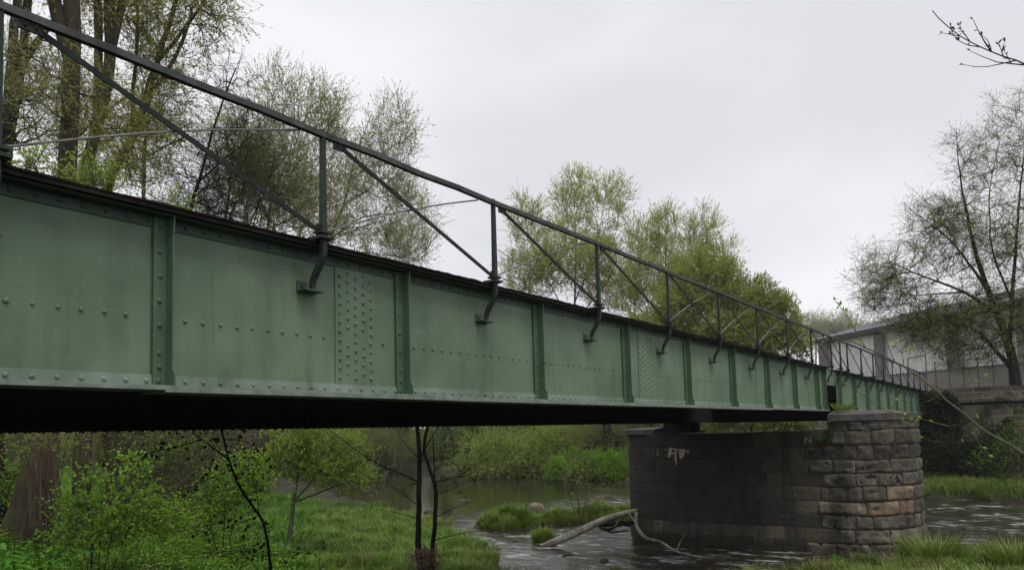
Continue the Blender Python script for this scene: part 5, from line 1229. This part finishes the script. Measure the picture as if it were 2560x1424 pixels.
# ------------------------------------------------------------------ building behind the abutment
def stucco(name, a, b):
    t = NT(name); c = t.mix(t.ramp(t.noise(0.5, 5, 0.6), [(0.35, 0.0), (0.68, 1.0)]), a, b)
    c = t.mix(t.math('MULTIPLY', t.ramp(t.noise(2.0, 4, 0.6, stretch=(1, 1, 0.08)), [(0.52, 0.0), (0.75, 1.0)]), 0.35), c, (0.3, 0.3, 0.3))
    t.bump(t.noise(30, 4), 0.2, 0.01); return t.done(c, 0.85, 0.2)
WALLW = stucco('white_render', (0.76, 0.75, 0.73), (0.85, 0.84, 0.82))
MAUVE = stucco('mauve_render', (0.20, 0.17, 0.18), (0.27, 0.235, 0.245))
ROOF = stucco('slate_roof', (0.075, 0.08, 0.088), (0.12, 0.125, 0.135))
FASCIA = stucco('grey_fascia', (0.17, 0.175, 0.19), (0.23, 0.235, 0.25))
PIPE = stucco('zinc_pipe', (0.30, 0.31, 0.33), (0.4, 0.41, 0.43))
A_ = at(2012, 855, 86); B_ = at(2560, 742, 66)
ez = (A_[2]+B_[2])/2; A_[2] = B_[2] = ez
du = unit(np.array([B_[0]-A_[0], B_[1]-A_[1], 0])); nu_ = np.array([du[1], -du[0], 0])
if np.dot(nu_, -A_) < 0: nu_ = -nu_                                     # outward, towards the camera side
bl = thing('white_hall', 'long white hall with mauve pilasters and grey roof behind the far railing', 'building', (A_[0], A_[1], 4.9))
A2 = A_-nu_*0.8+du*1.2; Lb = 46.0
def fac(mb, u0, u1, out0, out1, z0, z1):
    V = [A2+du*u+nu_*o for u in (u0, u1) for o in (out0, out1)]
    V = [np.array([v[0], v[1], z]) for v in V for z in (z0, z1)]
    mb.add(V, np.array([(0, 1, 3, 2), (4, 6, 7, 5), (0, 4, 5, 1), (2, 3, 7, 6), (0, 2, 6, 4), (1, 5, 7, 3)]))
q = MB(); fac(q, 0, Lb, -22, 0, 3.5, ez-0.35); q.build('wall', WALLW, bl)
def u_at(px):
    v = ray(px, 900); M2 = np.array([[v[0], -du[0]], [v[1], -du[1]]]); s = np.linalg.solve(M2, A2[:2]); return float(s[1])
for a, b in ((2052, 2074), (2192, 2216), (2372, 2402), (2552, 2580)):
    q = MB(); fac(q, u_at(a), u_at(b), 0.002, 0.25, 3.5, ez-0.36); po = q.build('pilaster', MAUVE, bl)
    q = MB(); u = u_at(b)+0.15
    p0 = A2+du*u+nu_*0.16
    q.tube([np.array([p0[0], p0[1], 4.0]), np.array([p0[0], p0[1], ez-0.9]), np.array([*(p0+nu_*0.25)[:2], ez-0.65]), np.array([*(p0+nu_*0.62)[:2], ez-0.3])], 0.06, 8); q.build('downpipe', PIPE, bl)
q = MB(); fac(q, -0.8, Lb+0.8, 0.002, 0.75, ez-0.36, ez-0.22); fac(q, -0.8, Lb+0.8, 0.70, 0.85, ez-0.22, ez+0.02); q.build('eave', FASCIA, bl)
q = MB(); p = [A2+du*u+nu_*o for u, o in ((-0.9, 0.82), (Lb+0.9, 0.82), (Lb+0.9, -11), (-0.9, -11))]; zz = [ez+0.03, ez+0.03, ez+3.0, ez+3.0]
V = [np.array([c_[0], c_[1], z_]) for c_, z_ in zip(p, zz)]; V += [v-np.array([0, 0, 0.2]) for v in V]
p2 = [A2+du*u+nu_*o for u, o in ((-0.9, -22.8), (Lb+0.9, -22.8))]; V += [np.array([p2[0][0], p2[0][1], ez+0.03]), np.array([p2[1][0], p2[1][1], ez+0.03])]
q.add(V, np.array([(0, 1, 2, 3), (0, 4, 5, 1), (3, 2, 9, 8), (7, 4, 5, 6)])); q.add([V[0], V[3], V[8]], np.array([(0, 1, 2)])); q.build('roof', ROOF, bl)
q = MB(); e = A2+nu_*0.92; n_ = 2; q.tube([np.array([*(e-du*0.9)[:2], ez]), np.array([*(e+du*(Lb+0.9))[:2], ez])], 0.075, 8); q.build('gutter', PIPE, bl)
q = MB(); fac(q, u_at(2084), u_at(2118), 0.002, 0.06, 5.6, 7.1); q.build('window', NT('dull_glass').done((0.07, 0.075, 0.085), 0.15, 0.5), bl)
q = MB(); fac(q, u_at(2053), u_at(2060), 0.252, 0.28, 8.3, 8.55); q.build('sign_plate', WALLW, bl)
# low mauve wall, fence and frame in front of the hall
lw = thing('low_wall', 'low mauve brown wall in front of the white hall', 'wall', at(2200, 940, 58)*[1, 1, 0]+[0, 0, 5.0])
q = MB(); a = at(2170, 940, 60); b = at(2640, 940, 53); zt0 = at(2450, 918, 55)[2]; q.bar([a[0], a[1], 5.0], [b[0], b[1], 5.0], 0.3, 0.01); q = MB()
q.bar([a[0], a[1], (5.0+zt0)/2], [b[0], b[1], (5.0+zt0)/2], 0.3, zt0-5.0); q.build('wall_body', stucco('brown_render', (0.33, 0.30, 0.285), (0.44, 0.41, 0.39)), lw)
q = MB(); q.bar([a[0], a[1], zt0+0.04], [b[0], b[1], zt0+0.04], 0.4, 0.075); q.build('coping', FASCIA, lw)
STEEL = iron_mat('galvanised_steel', (0.10, 0.105, 0.12), (0.19, 0.195, 0.21), (0.1, 0.08, 0.07))
gf = thing('steel_frame', 'thin dark steel goal like frame before the white wall', 'frame', at(2290, 945, 54)*[1, 1, 0]+[0, 0, 5.2])
pa, pb = at(2269, 895, 54), at(2313, 886, 53); q = MB()
q.bar([pa[0], pa[1], 5.1], pa, 0.06, 0.06, (1, 0, 0)); q.build('post', STEEL, gf)
q = MB(); q.bar([pb[0], pb[1], 5.1], pb, 0.06, 0.06, (1, 0, 0)); q.build('post', STEEL, gf)
q = MB(); q.bar(pa-[0, 0, 0.03], pb-[0, 0, 0.03], 0.05, 0.05); q.build('crossbar', STEEL, gf)
wf = thing('wire_fence', 'wire mesh fence with thin posts behind the abutment tree', 'fence', at(2420, 945, 52)*[1, 1, 0]+[0, 0, 5.2])
pa = at(2335, 880, 52); pb = at(2640, 870, 50); m = MB()
for k in range(9):
    p = pa+(pb-pa)*k/8; q = MB(); q.tube([np.array([p[0], p[1], 5.1]), np.array([p[0], p[1], 7.3])], 0.03, 6); q.build('post', STEEL, wf)
for z_ in np.arange(5.4, 7.3, 0.2): m.tube([np.array([pa[0], pa[1], z_]), np.array([pb[0], pb[1], z_])], 0.006, 4)
for k in range(120):
    p = pa+(pb-pa)*k/120; m.frusta([[p[0], p[1], 5.3]], [[p[0], p[1], 7.25]], 0.004, 0.004, 3)
m.build('mesh', STEEL, wf)

# ------------------------------------------------------------------ overhanging tree at the right (trunk outside the frame)
def overhang():
    b = np.array([3.2, -2.4, 0.0]); b[2] = float(ground(b[0], b[1]))
    th = thing('overhanging_tree', 'bare foreground tree reaching in from the right with budding twigs over the far railing', 'tree', b)
    t_ = MB(); t_.tube([b-[0, 0, 0.3], b+[0, 0, 1.2], b+[0.1, 0.1, 3.0], b+[0.1, 0.3, 5.5], b+[0.3, 0.2, 8]], [0.2, 0.16, 0.13, 0.09, 0.03], 12, rough=0.15); t_.build('trunk', BK_MID, th, smooth=True)
    rng = np.random.default_rng(9)
    def limb(name, root, main, r0, subs, leaf, lsz, seed, bark=BK_MID, nl=5, bud=False):
        sk = Skel(seed); d0 = main[0][2]
        sk.trunk([root]+[at(*p) for p in main], r0, 0.0025, 0.08)
        for s_, r in subs:
            q = [at(*p) for p in s_]; j = sk.nearest(q[0]); sk.trunk([sk.P[j]]+q[1:], r, 0.0012, 0.05, start=j)
        sk.finish(0.0015, r0)
        w = MB(); sk.wood(w, 7, 0.2); w.build(name, bark, th, smooth=True)
        o = [c for c in th.children if c.name.startswith(name)][-1]
        lf = MB(); g = np.random.default_rng(seed)
        for ids in sk.trunks[1:]:
            for i in ids[1:]:
                if g.random() < nl*0.1:
                    k = int(g.integers(1, 5)) if not bud else int(g.integers(1, 3)); p = np.repeat(sk.Pn[i][None], k, 0)
                    D = unit(g.normal(size=(k, 3))+unit(sk.Pn[ids[-1]]-sk.Pn[ids[0]])*0.8+np.array([0, 0, 0.4])); s2 = lsz*(0.5+g.random(k))
                    lf.leaves(p, D, s2, s2*(0.42 if bud else 0.6), g, g.random(k))
            p = sk.Pn[ids[-1]][None].repeat(2, 0); lf.leaves(p, g.normal(size=(2, 3))*0.4+unit(sk.Pn[ids[-1]]-sk.Pn[ids[-2]]), lsz, lsz*0.45, g, g.random(2))
        lf.build('leaves', leaf, o)
    limb('lower_branch', b+np.array([0.05, 0.05, 2.0]),
         [(2600, 1150, 4.6), (2540, 1122, 4.8), (2460, 1075, 5.0), (2410, 1035, 5.15), (2350, 985, 5.3), (2310, 950, 5.45), (2260, 915, 5.6), (2200, 885, 5.8), (2140, 858, 6.0), (2090, 838, 6.15), (2072, 825, 6.2), (2062, 815, 6.25)], 0.022,
         [([(2430, 1052, 5.1), (2380, 1070, 5.2), (2320, 1050, 5.3), (2220, 1030, 5.5), (2140, 975, 5.7), (2115, 962, 5.8)], 0.006),
          ([(2380, 1068, 5.2), (2290, 1045, 5.4), (2250, 1030, 5.5), (2235, 1010, 5.55)], 0.003),
          ([(2412, 1037, 5.15), (2425, 1080, 5.1), (2450, 1110, 5.05), (2470, 1135, 5.0)], 0.004), ([(2400, 1110, 5.0), (2350, 1112, 5.1), (2310, 1095, 5.2)], 0.003),
          ([(2165, 870, 5.9), (2145, 840, 6.0), (2120, 790, 6.05), (2105, 770, 6.1), (2086, 750, 6.1)], 0.0045), ([(2132, 815, 6.0), (2142, 790, 6.0)], 0.002),
          ([(2240, 905, 5.7), (2232, 880, 5.7), (2215, 860, 5.7), (2212, 835, 5.7)], 0.004), ([(2262, 918, 5.6), (2268, 893, 5.6), (2250, 875, 5.6), (2240, 866, 5.6)], 0.003), ([(2258, 885, 5.6), (2275, 875, 5.6)], 0.002),
          ([(2315, 955, 5.4), (2370, 985, 5.4), (2420, 960, 5.4), (2460, 940, 5.4)], 0.003), ([(2110, 847, 6.1), (2085, 830, 6.1), (2078, 815, 6.1)], 0.002),
          ([(2440, 1060, 5.05), (2445, 1045, 5.0)], 0.003), ([(2350, 985, 5.3), (2330, 1010, 5.3), (2300, 1015, 5.3), (2250, 1000, 5.3)], 0.002)],
         LF_SPRING, 0.034, 201, nl=3.2, bark=BK_OLIVE)
    limb('upper_branch', b+np.array([0.15, 0.25, 5.2]),
         [(2640, 190, 4.4), (2570, 162, 4.5), (2520, 150, 4.55), (2480, 132, 4.6), (2440, 112, 4.65), (2395, 88, 4.7), (2370, 70, 4.75), (2352, 52, 4.8), (2340, 42, 4.82), (2331, 27, 4.85)], 0.012,
         [([(2430, 108, 4.65), (2418, 95, 4.65), (2405, 80, 4.65), (2397, 66, 4.65)], 0.0034), ([(2464, 122, 4.6), (2455, 95, 4.6), (2440, 72, 4.6), (2432, 48, 4.6)], 0.004), ([(2478, 124, 4.6), (2490, 118, 4.6), (2470, 105, 4.6), (2455, 88, 4.6)], 0.0034),
          ([(2448, 117, 4.65), (2412, 120, 4.65), (2395, 113, 4.65), (2382, 97, 4.65), (2379, 85, 4.65)], 0.0036), ([(2520, 148, 4.5), (2470, 168, 4.55), (2432, 174, 4.6), (2418, 170, 4.6), (2410, 162, 4.6)], 0.004), ([(2560, 170, 4.5), (2500, 163, 4.5), (2470, 155, 4.5), (2455, 140, 4.5), (2425, 128, 4.5)], 0.004),
          ([(2394, 88, 4.7), (2375, 88, 4.7), (2358, 83, 4.7)], 0.0028), ([(2385, 82, 4.7), (2378, 72, 4.7), (2376, 66, 4.7)], 0.0026), ([(2492, 136, 4.55), (2500, 118, 4.55), (2512, 105, 4.55)], 0.003), ([(2410, 96, 4.68), (2404, 80, 4.68), (2400, 62, 4.68)], 0.003), ([(2545, 157, 4.5), (2520, 140, 4.5), (2510, 128, 4.5)], 0.003), ([(2510, 145, 4.55), (2505, 125, 4.55), (2496, 112, 4.55)], 0.003)],
         LF_BUD, 0.026, 202, nl=6, bud=True, bark=BK_DARK)
overhang()

# ------------------------------------------------------------------ haze
t = NT('haze_air'); t.n.remove(t.p)
vp = t.n.new('ShaderNodeVolumePrincipled'); vp.inputs['Color'].default_value = (0.93, 0.94, 1.0, 1); vp.inputs['Density'].default_value = 0.0003
t.link(vp.outputs[0], t.out.inputs['Volume'])
HAZE = True
if HAZE:
    q = MB(); q.box(-60, 220, -120, 200, -4, 45); o = q.build('haze', t.m); tag(o, 'thin grey mist filling the river valley', 'haze', kind='stuff')
